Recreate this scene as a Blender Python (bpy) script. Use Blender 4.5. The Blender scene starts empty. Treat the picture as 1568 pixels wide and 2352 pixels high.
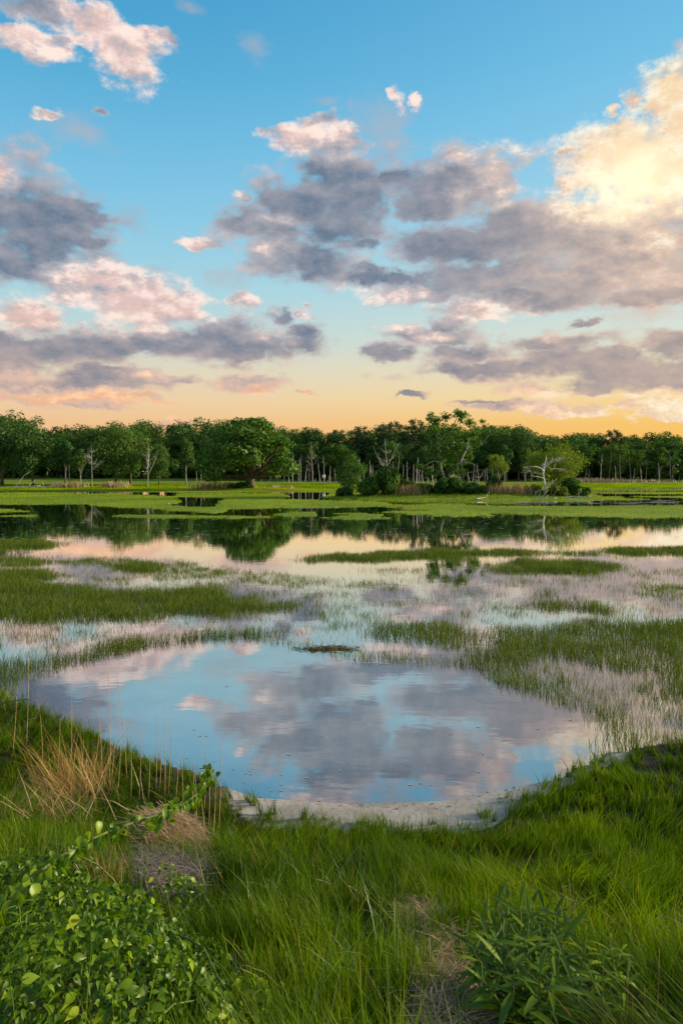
import bpy, math, random
import numpy as np
from mathutils import Vector, Matrix, Euler

# ------------------------------------------------------------------ camera, sky, sun, exposure
SC = bpy.context.scene
COL = SC.collection
CH = 3.7            # camera height above the water
F = 1568.0          # focal length, in widths of 1568
U0, V0 = 784.0, 1087.0
cam_d = bpy.data.cameras.new('camera')
cam_d.sensor_fit = 'HORIZONTAL'; cam_d.sensor_width = 24.0; cam_d.lens = 24.0
cam_d.shift_y = -(1176.0 - V0) / 1568.0
cam_d.clip_start = 0.05; cam_d.clip_end = 20000
cam = bpy.data.objects.new('camera', cam_d); COL.objects.link(cam)
cam.location = (0, 0, CH); cam.rotation_euler = (math.pi / 2, 0, 0)
SC.camera = cam

SUN_AZ, SUN_EL = 80.0, 15.0       # degrees right of the view direction, above the horizon
sun_d = bpy.data.lights.new('sun', 'SUN'); sun_d.energy = 4.5; sun_d.angle = math.radians(6.0)
sun_d.color = (1.0, 0.83, 0.58)
sun = bpy.data.objects.new('sun', sun_d); COL.objects.link(sun)
_sd = Vector((math.sin(math.radians(SUN_AZ)) * math.cos(math.radians(SUN_EL)),
              math.cos(math.radians(SUN_AZ)) * math.cos(math.radians(SUN_EL)), math.sin(math.radians(SUN_EL))))
sun.rotation_euler = _sd.to_track_quat('Z', 'Y').to_euler()
SC.view_settings.view_transform = 'Standard'; SC.view_settings.look = 'None'
SC.view_settings.exposure = 0.62; SC.view_settings.gamma = 1.0
SC.view_settings.use_curve_mapping = False
SC.render.engine = 'CYCLES'
SC.cycles.use_denoising = True
SC.cycles.max_bounces = 7; SC.cycles.diffuse_bounces = 3; SC.cycles.glossy_bounces = 3
SC.cycles.transmission_bounces = 4; SC.cycles.transparent_max_bounces = 12
SC.cycles.caustics_reflective = False; SC.cycles.caustics_refractive = False


def lin(r, g, b):
    f = lambda c: (c / 255 / 12.92) if c / 255 <= 0.04045 else ((c / 255 + 0.055) / 1.055) ** 2.4
    return (f(r), f(g), f(b))


class NT:
    """small helper to write node trees"""
    def __init__(self, tree):
        self.t = tree; self.n = tree.nodes; self.l = tree.links

    def node(self, typ, **kw):
        n = self.n.new(typ)
        for k, v in kw.items():
            setattr(n, k, v)
        return n

    def put(self, sock, v):
        if isinstance(v, bpy.types.NodeSocket):
            self.l.new(v, sock)
        elif v is not None:
            if hasattr(sock.default_value, '__len__') and not isinstance(v, str):
                v = tuple(v)
                if len(sock.default_value) == 4 and len(v) == 3:
                    v = v + (1.0,)
            sock.default_value = v

    def math(self, op, a, b=None, c=None, clamp=False):
        n = self.node('ShaderNodeMath', operation=op, use_clamp=clamp)
        self.put(n.inputs[0], a)
        if b is not None: self.put(n.inputs[1], b)
        if c is not None: self.put(n.inputs[2], c)
        return n.outputs[0]

    def vec(self, op, a, b=None, c=None):
        n = self.node('ShaderNodeVectorMath', operation=op)
        self.put(n.inputs[0], a)
        if b is not None: self.put(n.inputs[1], b)
        if c is not None: self.put(n.inputs[2], c)
        return n.outputs['Value'] if op in ('LENGTH', 'DOT_PRODUCT', 'DISTANCE') else n.outputs['Vector']

    def scale(self, a, s):
        n = self.node('ShaderNodeVectorMath', operation='SCALE')
        self.put(n.inputs[0], a); self.put(n.inputs['Scale'], s)
        return n.outputs['Vector']

    def rng(self, v, a, b, c=0.0, d=1.0, smooth=True):
        n = self.node('ShaderNodeMapRange')
        n.interpolation_type = 'SMOOTHSTEP' if smooth else 'LINEAR'
        n.clamp = True
        self.put(n.inputs['Value'], v); self.put(n.inputs['From Min'], a); self.put(n.inputs['From Max'], b)
        self.put(n.inputs['To Min'], c); self.put(n.inputs['To Max'], d)
        return n.outputs['Result']

    def mix(self, f, a, b, mode='MIX', clamp=False):
        n = self.node('ShaderNodeMix', data_type='RGBA', blend_type=mode)
        n.clamp_factor = True; n.clamp_result = clamp
        self.put(n.inputs[0], f); self.put(n.inputs[6], a); self.put(n.inputs[7], b)
        return n.outputs[2]

    def noise(self, vec, scale, detail=4.0, rough=0.5, lac=2.0, color=False, dist=0.0):
        n = self.node('ShaderNodeTexNoise')
        n.noise_dimensions = '3D'
        if vec is not None: self.put(n.inputs['Vector'], vec)
        n.inputs['Scale'].default_value = scale; n.inputs['Detail'].default_value = detail
        n.inputs['Roughness'].default_value = rough; n.inputs['Lacunarity'].default_value = lac
        n.inputs['Distortion'].default_value = dist
        return n.outputs['Color'] if color else n.outputs['Fac']

    def ramp(self, v, stops, interp='LINEAR'):
        n = self.node('ShaderNodeValToRGB'); cr = n.color_ramp; cr.interpolation = interp
        while len(cr.elements) < len(stops):
            cr.elements.new(0.5)
        for e, (p, c) in zip(cr.elements, sorted(stops, key=lambda s: s[0])):
            e.position = p; e.color = (*c, 1.0) if len(c) == 3 else c
        self.put(n.inputs[0], v)
        return n.outputs['Color']


# --- cloud layout: (U, V, half width, half height) in the picture's angular frame
CLOUDS = [
    (150, 98, 45, 14), (200, 68, 60, 30), (240, 85, 45, 40), (275, 115, 40, 40), (300, 150, 48, 42), (335, 95, 34, 16), (55, 96, 70, 18), (15, 80, 40, 16), (80, 25, 55, 20), (375, 100, 20, 14),
    (100, 262, 22, 9), (222, 258, 24, 8),
    (20, 470, 120, 80), (90, 540, 160, 80), (150, 500, 90, 55), (60, 615, 120, 38), (0, 405, 40, 30), (225, 490, 34, 30), (225, 560, 36, 20),
    (215, 660, 90, 44), (300, 680, 100, 52), (370, 700, 80, 40), (430, 720, 40, 20), (60, 722, 62, 26), (110, 740, 45, 22),
    (70, 790, 130, 34), (230, 790, 140, 42), (380, 785, 130, 38), (500, 770, 80, 36), (590, 795, 120, 36), (690, 790, 70, 30), (560, 815, 120, 26), (645, 735, 40, 20), (700, 770, 45, 22),
    (100, 880, 210, 26), (40, 840, 90, 34), (250, 865, 130, 24), (360, 872, 90, 16), (590, 882, 78, 17), (20, 905, 130, 15), (240, 925, 60, 9),
    (640, 290, 32, 13), (690, 310, 50, 18), (740, 285, 34, 16), (790, 330, 40, 24), 
    (760, 390, 74, 50), (700, 460, 110, 52), (620, 520, 104, 40), (640, 580, 90, 55), (730, 600, 84, 48), (800, 520, 96, 66), (830, 450, 80, 70), (478, 557, 42, 9), (850, 575, 34, 18), (570, 455, 24, 14),
    (1000, 420, 120, 58), (1090, 425, 95, 60), (1155, 415, 44, 44), (915, 400, 55, 24), (985, 480, 90, 36),
    (1080, 560, 180, 46), (1250, 520, 170, 66), (1400, 545, 190, 80), (990, 560, 90, 36), (1150, 625, 200, 42), (1350, 615, 180, 42), (900, 640, 125, 20), (1200, 675, 140, 24), (1520, 580, 130, 70), (1325, 420, 42, 26), (960, 660, 120, 22),
    (1420, 370, 112, 72), (1500, 400, 100, 80), (1575, 350, 70, 90), (1555, 210, 62, 58), (1590, 290, 70, 50), (1452, 232, 26, 18), (1395, 258, 18, 8), (1290, 355, 24, 7),
    (1070, 702, 90, 20), (1010, 735, 50, 20),
    (1510, 672, 130, 26), (1470, 690, 60, 16),
    (930, 762, 60, 24), (875, 815, 65, 20), (1020, 775, 62, 26), (1070, 815, 90, 24), (1100, 855, 120, 20), (1190, 850, 80, 24), (1000, 745, 40, 14),
    (1280, 785, 112, 28), (1330, 835, 140, 38), (1450, 855, 150, 34), (1540, 800, 66, 34), (1560, 880, 100, 34), (1350, 885, 80, 18), (1620, 850, 100, 50),
    (1170, 938, 90, 9), (1270, 940, 60, 13), (1350, 940, 42, 14), (1230, 900, 55, 14), (1540, 950, 60, 14), (1328, 735, 24, 12),
    (903, 230, 17, 13), (955, 230, 15, 8), (540, 700, 30, 16), (705, 720, 22, 9),
    (700, 905, 25, 6), (430, 970, 60, 6), (300, 915, 110, 9), (150, 920, 160, 8), (1100, 930, 60, 6), (1480, 925, 90, 12), (940, 915, 40, 4), (1440, 830, 40, 22),
]
# faint, thin veils
VEILS = [(1110, 770, 24, 12), (745, 750, 26, 10), (830, 865, 34, 12), (885, 872, 40, 11), (760, 242, 40, 16), (85, 30, 90, 34), (320, 105, 90, 30), (180, 300, 90, 40), (880, 300, 110, 70), (590, 100, 40, 30), (450, 12, 34, 16), (500, 650, 70, 34), (350, 625, 50, 14), (1480, 720, 120, 26), (1560, 100, 30, 14), (1140, 350, 30, 14), (1410, 295, 30, 14), (150, 930, 150, 12)]
# where sunlight reaches the cloud faces
LIT = [
    (1450, 375, 150, 95, 1.25), (1570, 330, 90, 120, 1.25), (1545, 210, 60, 60, 1.0), (1430, 470, 130, 50, 1.0), (1325, 420, 45, 30, .8),
    (300, 695, 150, 55, 1.05), (230, 650, 80, 38, 1.0), (420, 715, 65, 26, 1.0), (70, 722, 85, 30, .95),
    (220, 85, 100, 65, 1.0), (300, 140, 70, 50, .9), (60, 92, 80, 24, .8), (335, 95, 45, 22, .8), (10, 402, 40, 24, .8),
    (690, 305, 70, 30, .85), (775, 320, 50, 36, .6), (620, 565, 60, 34, .45), (470, 557, 40, 10, .75), (570, 450, 26, 12, .6), (650, 500, 50, 16, .35),
    (1150, 400, 50, 50, .6), (1080, 445, 50, 30, .35), (1060, 365, 60, 14, .6),
    (1080, 705, 110, 24, .75), (880, 668, 130, 14, .6), (1500, 560, 90, 80, .45), (1330, 600, 160, 34, .25),
    (600, 888, 80, 14, .8), (200, 912, 260, 16, .85), (430, 970, 70, 8, .7), (1480, 925, 100, 14, .8), (700, 905, 30, 8, .8), (30, 860, 90, 20, .45), (330, 868, 60, 12, .5), (620, 775, 60, 20, .4),
    (910, 748, 40, 14, .7), (1000, 770, 50, 14, .6), (1300, 765, 60, 12, .45), (1230, 905, 60, 14, .85), (1280, 945, 160, 14, .7), (1540, 905, 120, 14, .85), (1540, 950, 70, 14, .8),
    (1392, 255, 24, 12, .9), (903, 228, 20, 16, .8), (955, 230, 18, 10, .8), (100, 262, 24, 12, .6), (705, 720, 26, 12, .7), (540, 700, 34, 20, .6), (1450, 235, 30, 20, .6),
]


def ang(u, v):
    x = (u - U0) / F; z = (V0 - v) / F
    return math.atan2(x, 1.0), math.atan2(z, math.hypot(x, 1.0))


world = bpy.data.worlds.new('World'); SC.world = world; world.use_nodes = True
W = NT(world.node_tree); W.n.clear()
_dir = W.node('ShaderNodeTexCoord').outputs['Generated']
_sep = W.node('ShaderNodeSeparateXYZ'); W.l.new(_dir, _sep.inputs[0])
_x, _y, _z = _sep.outputs
_az = W.math('ARCTAN2', _x, _y)
_el = W.math('ARCSINE', _z)
_cmb = W.node('ShaderNodeCombineXYZ'); W.l.new(_az, _cmb.inputs[0]); W.l.new(_el, _cmb.inputs[1])
P0 = _cmb.outputs[0]
# the same direction, squeezed in height: clouds are flatter than wide
Q = W.vec('MULTIPLY', _dir, (1.0, 1.0, 1.75))
w1 = W.vec('SUBTRACT', W.noise(Q, 7.0, 2.0, 0.5, color=True), (0.5, 0.5, 0.5))
w2 = W.vec('SUBTRACT', W.noise(Q, 28.0, 5.0, 0.60, color=True), (0.5, 0.5, 0.5))
P1 = W.vec('MULTIPLY_ADD', w1, (0.07, 0.04, 0.0), P0)
P = W.vec('MULTIPLY_ADD', w2, (0.055, 0.036, 0.0), P1)
fb = W.noise(Q, 17.0, 8.0, 0.66)
fb2 = W.noise(W.vec('ADD', Q, (0.008, 0.0, 0.018)), 17.0, 5.0, 0.62)
_s1 = W.node('ShaderNodeSeparateXYZ'); W.l.new(w1, _s1.inputs[0])
_s2 = W.node('ShaderNodeSeparateXYZ'); W.l.new(w2, _s2.inputs[0])
n_big, n_mid = _s1.outputs[2], _s2.outputs[2]
relief = W.math('SUBTRACT', fb, fb2)

# clear sky: colour by height, warmer and paler towards the sun
ele = W.rng(_el, 0.0, 1.57, 0.0, 1.0, smooth=False)
E = lambda v: math.atan2((V0 - v), F * 1.03) / 1.57
skyL = W.ramp(ele, [(0.0, lin(244, 184, 128)), (E(975), lin(248, 198, 146)), (E(920), lin(244, 212, 170)), (E(850), lin(230, 220, 194)), (E(770), lin(198, 222, 220)), (E(660), lin(168, 218, 232)), (E(500), lin(136, 206, 236)),
                    (E(330), lin(112, 192, 231)), (E(150), lin(84, 175, 219)), (E(0), lin(70, 164, 213)), (0.6, lin(44, 118, 178)), (1.0, lin(40, 100, 160))])
skyR = W.ramp(ele, [(0.0, lin(255, 180, 74)), (E(975), lin(255, 200, 100)), (E(920), lin(254, 220, 150)), (E(850), lin(240, 228, 190)), (E(770), lin(222, 230, 216)), (E(660), lin(196, 226, 230)), (E(500), lin(172, 220, 240)),
                    (E(330), lin(138, 207, 240)), (E(150), lin(116, 196, 236)), (E(0), lin(106, 186, 230)), (0.6, lin(56, 126, 184)), (1.0, lin(40, 100, 160))])
clear = W.mix(W.rng(_az, -0.5, 0.6, 0.0, 1.0), skyL, skyR)
nish = W.node('ShaderNodeTexSky', sky_type='NISHITA')
nish.sun_disc = False; nish.sun_elevation = math.radians(SUN_EL); nish.sun_rotation = math.radians(SUN_AZ)
nish.altitude = 0.0; nish.air_density = 1.0; nish.dust_density = 1.5
clear = W.mix(0.10, W.scale(clear, 10.0), nish.outputs[0])

# cloud colours: sunlit faces warm, thick shaded bodies grey violet
low = W.rng(_el, 0.24, 0.08)
cdark = W.mix(low, lin(108, 126, 148), lin(148, 145, 152))
cdark = W.mix(W.rng(_az, 0.05, 0.5, 0.0, 0.8), cdark, lin(172, 160, 156))
cmid = W.mix(low, lin(184, 180, 186), lin(226, 190, 168))
cmid = W.mix(W.rng(_az, 0.05, 0.5, 0.0, 0.8), cmid, lin(230, 198, 174))
clit = W.mix(low, lin(255, 234, 224), lin(255, 206, 160))
clit = W.mix(W.rng(_az, 0.1, 0.45, 0.0, 0.85), clit, lin(255, 248, 222))
outside = W.math('MAXIMUM', W.rng(W.math('ABSOLUTE', _az), 0.52, 0.70), W.rng(_el, 0.62, 0.85))
inside = W.math('SUBTRACT', 1.0, outside)
_pl = W.node('ShaderNodeCombineXYZ')
_den = W.math('ADD', W.math('MAXIMUM', _z, 0.0), 0.14)
W.l.new(W.math('DIVIDE', _x, _den), _pl.inputs[0]); W.l.new(W.math('DIVIDE', _y, _den), _pl.inputs[1])
# the sky outside the frame goes on with the same broken cumulus
gen = W.math('MULTIPLY_ADD', W.noise(_pl.outputs[0], 1.1, 4.0, 0.55), 5.0, -2.75)


def chain(T, pos, blobs, grow, k):
    acc = None
    for b in blobs:
        a, e = ang(b[0], b[1]); ra = b[2] / F * grow; re = b[3] / F * grow
        l = T.vec('LENGTH', T.vec('MULTIPLY_ADD', pos, (1 / ra, 1 / re, 0.0), (-a / ra, -e / re, 0.0)))
        acc = l if acc is None else T.math('SMOOTH_MIN', acc, l, k)
    return T.math('SUBTRACT', 1.0, acc) if acc is not None else None


def near(blobs, box, grow, m):
    out = []
    for b in blobs:
        a, e = ang(b[0], b[1]); ra = b[2] / F * grow * m + 0.03; re = b[3] / F * grow * m + 0.02
        if a + ra > box[0] and a - ra < box[1] and e + re > box[2] and e - re < box[3]:
            out.append(b)
    return out


cpeach = W.mix(low, lin(226, 196, 190), lin(236, 178, 140))
cpeach = W.mix(W.rng(_az, 0.1, 0.45, 0.0, 0.85), cpeach, lin(252, 222, 176))
SHARED = dict(cpeach=cpeach, P=P, P1=P1, fb=fb, relief=relief, n_big=n_big, n_mid=n_mid, clear=clear, cdark=cdark, cmid=cmid, clit=clit, inside=inside, outside=outside, gen=gen)


def sky_tile(box):
    """one window of the sky; the windows only keep the node count down, the field runs on across them"""
    tree = bpy.data.node_groups.new('sky_window', 'ShaderNodeTree')
    for k, sck in SHARED.items():
        tree.interface.new_socket(name=k, in_out='INPUT', socket_type={'VALUE': 'NodeSocketFloat', 'VECTOR': 'NodeSocketVector', 'RGBA': 'NodeSocketColor'}[sck.type])
    tree.interface.new_socket(name='Background', in_out='OUTPUT', socket_type='NodeSocketShader')
    T = NT(tree); gi = T.node('NodeGroupInput'); go = T.node('NodeGroupOutput')
    G = {k: gi.outputs[k] for k in SHARED}
    fbc = T.math('SUBTRACT', G['fb'], 0.5)
    if box:
        fC = chain(T, G['P'], near(CLOUDS, box, 1.17, 1.9), 1.17, 0.2)
        fld = fC if fC is not None else -2.0
        fld = T.math('ADD', T.math('MULTIPLY', fld, G['inside']), T.math('MULTIPLY', G['gen'], G['outside']))
    else:
        fld = G['gen']
    edge = T.math('MULTIPLY_ADD', fbc, 2.9, fld)
    dens = T.math('MULTIPLY', T.rng(edge, -0.34, 0.52), T.rng(fld, -0.75, -0.25))
    thick = T.rng(T.math('MULTIPLY_ADD', G['n_big'], 0.5, T.math('MULTIPLY_ADD', fld, 0.9, T.math('MULTIPLY', fbc, 0.3))), -0.1, 0.55)
    sky = G['clear']
    accL = None
    if box:
        fV = chain(T, G['P1'], near(VEILS, box, 1.0, 1.8), 1.0, 0.1)
        if fV is not None:
            veil = T.math('MULTIPLY', T.rng(T.math('MULTIPLY_ADD', fbc, 2.8, fV), -0.1, 1.1), 0.55)
            sky = T.mix(veil, sky, T.scale(G['cmid'], 10.0))
        for (u, v, ru, rv, s) in near(LIT, box, 1.15, 1.4):
            a, e = ang(u, v); ra, re = ru / F * 1.15, rv / F * 1.15
            l = T.vec('LENGTH', T.vec('MULTIPLY_ADD', G['P'], (1 / ra, 1 / re, 0.0), (-a / ra, -e / re, 0.0)))
            g = T.math('MULTIPLY_ADD', l, -1.0 * s, 1.35 * s)
            accL = g if accL is None else T.math('SMOOTH_MAX', accL, g, 0.2)
    base = T.math('MULTIPLY', G['outside'], 0.2)
    if accL is not None:
        base = T.math('MAXIMUM', T.math('MINIMUM', accL, 1.2), base)
    # light: sunlit patches, thin rims, and the relief of the billows
    lit = T.math('MULTIPLY', base, T.math('MULTIPLY_ADD', G['relief'], 2.0, 0.95))
    lit = T.math('ADD', lit, T.math('MULTIPLY', T.math('SUBTRACT', 1.0, thick), 0.44))
    lit = T.math('MULTIPLY_ADD', G['relief'], 0.85, lit)
    lit = T.math('MULTIPLY_ADD', G['n_big'], 0.55, lit)
    c = T.mix(T.rng(lit, -0.15, 0.45, smooth=False), G['cdark'], G['cmid'])
    body = T.mix(T.math('MULTIPLY', T.rng(T.math('MULTIPLY_ADD', thick, -0.10, G['relief']), -0.16, 0.07), 1.0), G['cpeach'], G['clit'])
    c = T.mix(T.rng(lit, 0.36, 0.95), c, body)
    if box and box[1] > 0.25 and box[3] > 0.25:
        ga, ge = ang(1455, 425)
        glow = T.vec('LENGTH', T.vec('MULTIPLY_ADD', G['P'], (1 / 0.10, 1 / 0.075, 0.0), (-ga / 0.10, -ge / 0.075, 0.0)))
        c = T.mix(T.rng(glow, 1.0, 0.0, 0.0, 0.75), c, (1.35, 1.15, 0.78))
    full = T.mix(dens, sky, T.scale(c, 10.0))
    bg = T.node('ShaderNodeBackground'); bg.inputs['Strength'].default_value = 0.065
    T.put(bg.inputs['Color'], full)
    T.l.new(bg.outputs[0], go.inputs[0])
    gn = W.node('ShaderNodeGroup'); gn.node_tree = tree
    for k, sck in SHARED.items():
        W.l.new(sck, gn.inputs[k])
    return gn.outputs[0]


def split(cond, a, b):
    m = W.node('ShaderNodeMixShader'); W.l.new(cond, m.inputs[0]); W.l.new(a, m.inputs[1]); W.l.new(b, m.inputs[2])
    return m.outputs[0]


def row(e0, e1, cuts):
    """tiles side by side at one height"""
    if len(cuts) == 2:
        return sky_tile((cuts[0], cuts[1], e0, e1))
    k = len(cuts) // 2
    return split(W.math('GREATER_THAN', _az, cuts[k]), row(e0, e1, cuts[:k + 1]), row(e0, e1, cuts[k:]))


CUTS = [-0.75, -0.3, -0.1, 0.08, 0.27, 0.75]
_lowrow = row(-0.1, 0.135, CUTS); _midrow = row(0.135, 0.27, CUTS); _top = row(0.27, 0.9, CUTS)
_in = split(W.math('GREATER_THAN', _el, 0.135), _lowrow, split(W.math('GREATER_THAN', _el, 0.27), _midrow, _top))
_all = split(W.math('GREATER_THAN', outside, 0.999), _in, sky_tile(None))
_bgd = W.node('ShaderNodeBackground'); _bgd.inputs['Strength'].default_value = 0.065; W.put(_bgd.inputs['Color'], clear)
_all = split(W.math('LESS_THAN', _z, -0.01), _all, _bgd.outputs[0])
W.l.new(_all, W.node('ShaderNodeOutputWorld').inputs['Surface'])
world.cycles.sampling_method = 'MANUAL'; world.cycles.sample_map_resolution = 512

# ------------------------------------------------------------------ helpers
R = np.random.default_rng(11)
random.seed(5)


def tag(o, label=None, cat=None, group=None, kind=None):
    if label: o['label'] = label
    if cat: o['category'] = cat
    if group: o['group'] = group
    if kind: o['kind'] = kind
    return o


def mesh_np(name, V, faces, mat=None, attrs=None, smooth=False):
    """V (n,3); faces: list of (m,k) int arrays; attrs: {name: float array per vertex}"""
    me = bpy.data.meshes.new(name)
    V = np.ascontiguousarray(V, dtype=np.float32)
    me.vertices.add(len(V)); me.vertices.foreach_set('co', V.ravel())
    loops = np.concatenate([f.ravel() for f in faces]).astype(np.int32)
    tot = np.concatenate([np.full(len(f), f.shape[1], np.int32) for f in faces])
    start = np.concatenate([[0], np.cumsum(tot)[:-1]]).astype(np.int32)
    me.loops.add(len(loops)); me.loops.foreach_set('vertex_index', loops)
    me.polygons.add(len(tot)); me.polygons.foreach_set('loop_start', start)
    if attrs:
        for k, a in attrs.items():
            at = me.attributes.new(k, 'FLOAT', 'POINT'); at.data.foreach_set('value', np.ascontiguousarray(a, np.float32))
    me.update(calc_edges=True)
    if smooth:
        me.polygons.foreach_set('use_smooth', np.ones(len(tot), bool))
    if mat: me.materials.append(mat)
    return me


def link(name, me, parent=None, loc=(0, 0, 0)):
    o = bpy.data.objects.new(name, me); COL.objects.link(o); o.location = loc
    if parent is not None: o.parent = parent
    return o


def empty(name, loc, rz=0.0, scale=(1, 1, 1)):
    o = bpy.data.objects.new(name, None); COL.objects.link(o); o.empty_display_size = 0.2
    o.location = loc; o.rotation_euler = (0, 0, rz); o.scale = scale
    return o


class Bag:
    """collects tubes and sheets into one mesh"""
    def __init__(self):
        self.v = []; self.q = []; self.t = []; self.n = 0

    def tube(self, pts, rad, sides=6, cap=True):
        pts = np.asarray(pts, float); rad = np.broadcast_to(np.asarray(rad, float), (len(pts),))
        d = np.gradient(pts, axis=0); d /= np.linalg.norm(d, axis=1)[:, None] + 1e-9
        ref = np.array([0.31, 0.93, 0.2]) if abs(d[0] @ np.array([0.31, 0.93, 0.2])) < 0.9 else np.array([1.0, 0, 0])
        a = np.cross(d, ref); a /= np.linalg.norm(a, axis=1)[:, None] + 1e-9
        b = np.cross(d, a)
        th = np.linspace(0, 2 * np.pi, sides, endpoint=False)
        ring = pts[:, None, :] + rad[:, None, None] * (np.cos(th)[None, :, None] * a[:, None, :] + np.sin(th)[None, :, None] * b[:, None, :])
        self.v.append(ring.reshape(-1, 3))
        k = len(pts); i = np.arange(k - 1)[:, None] * sides + np.arange(sides)[None, :]
        j = np.arange(k - 1)[:, None] * sides + (np.arange(sides)[None, :] + 1) % sides
        self.q.append(np.stack([i, j, j + sides, i + sides], -1).reshape(-1, 4) + self.n)
        m = k * sides
        if cap:
            self.v.append(pts[[0, -1]])
            s = np.arange(sides); s2 = (s + 1) % sides
            self.t.append(np.stack([s2, s, np.full(sides, m)], -1) + self.n)
            e = (k - 1) * sides
            self.t.append(np.stack([s + e, s2 + e, np.full(sides, m + 1)], -1) + self.n)
            m += 2
        self.n += m

    def raw(self, v, quads=None, tris=None):
        v = np.asarray(v, float)
        self.v.append(v)
        if quads is not None and len(quads): self.q.append(np.asarray(quads) + self.n)
        if tris is not None and len(tris): self.t.append(np.asarray(tris) + self.n)
        self.n += len(v)

    def box(self, c, s):
        c = np.asarray(c, float); s = np.asarray(s, float) / 2
        v = c + s * np.array([[-1, -1, -1], [1, -1, -1], [1, 1, -1], [-1, 1, -1], [-1, -1, 1], [1, -1, 1], [1, 1, 1], [-1, 1, 1]])
        self.raw(v, [[0, 3, 2, 1], [4, 5, 6, 7], [0, 1, 5, 4], [1, 2, 6, 5], [2, 3, 7, 6], [3, 0, 4, 7]])

    def mesh(self, name, mat, smooth=False):
        fs = []
        if self.q: fs.append(np.concatenate(self.q))
        if self.t: fs.append(np.concatenate(self.t))
        return mesh_np(name, np.concatenate(self.v), fs, mat, None, smooth)


# value noise on a fixed lattice
_LAT = np.random.default_rng(3).random((256, 256))


def vnoise(x, y):
    xi = np.floor(x).astype(int); yi = np.floor(y).astype(int); fx = x - xi; fy = y - yi
    fx = fx * fx * (3 - 2 * fx); fy = fy * fy * (3 - 2 * fy)
    a = _LAT[xi & 255, yi & 255]; b = _LAT[(xi + 1) & 255, yi & 255]; c = _LAT[xi & 255, (yi + 1) & 255]; d = _LAT[(xi + 1) & 255, (yi + 1) & 255]
    return (a * (1 - fx) + b * fx) * (1 - fy) + (c * (1 - fx) + d * fx) * fy


def fbm(x, y, o=4):
    s = 0; a = 0.5; t = 0
    for _ in range(o):
        s = s + a * vnoise(x, y); t += a; a *= 0.5; x = x * 2.03 + 17.3; y = y * 2.03 + 5.1
    return s / t


def ss(x, a, b):
    t = np.clip((x - a) / (b - a), 0, 1); return t * t * (3 - 2 * t)


# ------------------------------------------------------------------ materials
def material(name):
    m = bpy.data.materials.new(name); m.use_nodes = True; t = NT(m.node_tree); t.n.clear()
    return m, t


def surface(t, sh):
    t.l.new(sh, t.node('ShaderNodeOutputMaterial').inputs['Surface'])


def leafy(name, ramp, trans=0.45, gloss=0.06, rough=0.45, tipcol=None, vary=0.0, basecol=None):
    """thin leaf or blade: reflects and lets light through; colour by 'rnd' per piece"""
    m, t = material(name)
    at = t.node('ShaderNodeAttribute', attribute_name='rnd').outputs['Fac']
    if vary:
        oi = t.node('ShaderNodeObjectInfo').outputs['Random']
        at = t.math('ADD', t.math('MULTIPLY', at, 1 - vary), t.math('MULTIPLY', oi, vary))
    c = t.ramp(at, ramp)
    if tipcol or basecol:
        tt = t.node('ShaderNodeAttribute', attribute_name='tt').outputs['Fac']
        if tipcol: c = t.mix(t.rng(tt, 0.55, 1.0, 0.0, 0.8), c, tipcol)
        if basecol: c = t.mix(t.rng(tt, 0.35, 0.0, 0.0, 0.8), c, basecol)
    d = t.node('ShaderNodeBsdfDiffuse'); t.put(d.inputs['Color'], c)
    tr = t.node('ShaderNodeBsdfTranslucent'); t.put(tr.inputs['Color'], t.mix(1.0, c, (1.15, 1.2, 0.5, 1), 'MULTIPLY'))
    mx = t.node('ShaderNodeMixShader'); mx.inputs[0].default_value = trans; t.l.new(d.outputs[0], mx.inputs[1]); t.l.new(tr.outputs[0], mx.inputs[2])
    out = mx.outputs[0]
    if gloss:
        g = t.node('ShaderNodeBsdfGlossy'); g.inputs['Roughness'].default_value = rough; g.inputs['Color'].default_value = (1, 1, 1, 1)
        m2 = t.node('ShaderNodeMixShader'); m2.inputs[0].default_value = gloss; t.l.new(out, m2.inputs[1]); t.l.new(g.outputs[0], m2.inputs[2]); out = m2.outputs[0]
    surface(t, out)
    return m


def barky(name, c1, c2, scale=6.0, rough=0.9):
    m, t = material(name)
    co = t.node('ShaderNodeTexCoord').outputs['Object']
    n = t.noise(t.vec('MULTIPLY', co, (1.0, 1.0, 0.25)), scale, 5.0, 0.65)
    c = t.mix(t.rng(n, 0.3, 0.7), c1, c2)
    p = t.node('ShaderNodeBsdfPrincipled'); t.put(p.inputs['Base Color'], c); p.inputs['Roughness'].default_value = rough
    p.inputs['Specular IOR Level'].default_value = 0.15
    b = t.node('ShaderNodeBump'); b.inputs['Strength'].default_value = 0.5; b.inputs['Distance'].default_value = 0.03
    t.l.new(n, b.inputs['Height']); t.l.new(b.outputs[0], p.inputs['Normal'])
    surface(t, p.outputs[0]); return m


def plain(name, c, rough=0.6, spec=0.3):
    m, t = material(name)
    co = t.node('ShaderNodeTexCoord').outputs['Object']
    n = t.noise(co, 9.0, 4.0, 0.6)
    p = t.node('ShaderNodeBsdfPrincipled'); t.put(p.inputs['Base Color'], t.mix(t.rng(n, 0.3, 0.75), tuple(0.85 * k for k in c), c))
    p.inputs['Roughness'].default_value = rough; p.inputs['Specular IOR Level'].default_value = spec
    surface(t, p.outputs[0]); return m


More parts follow.
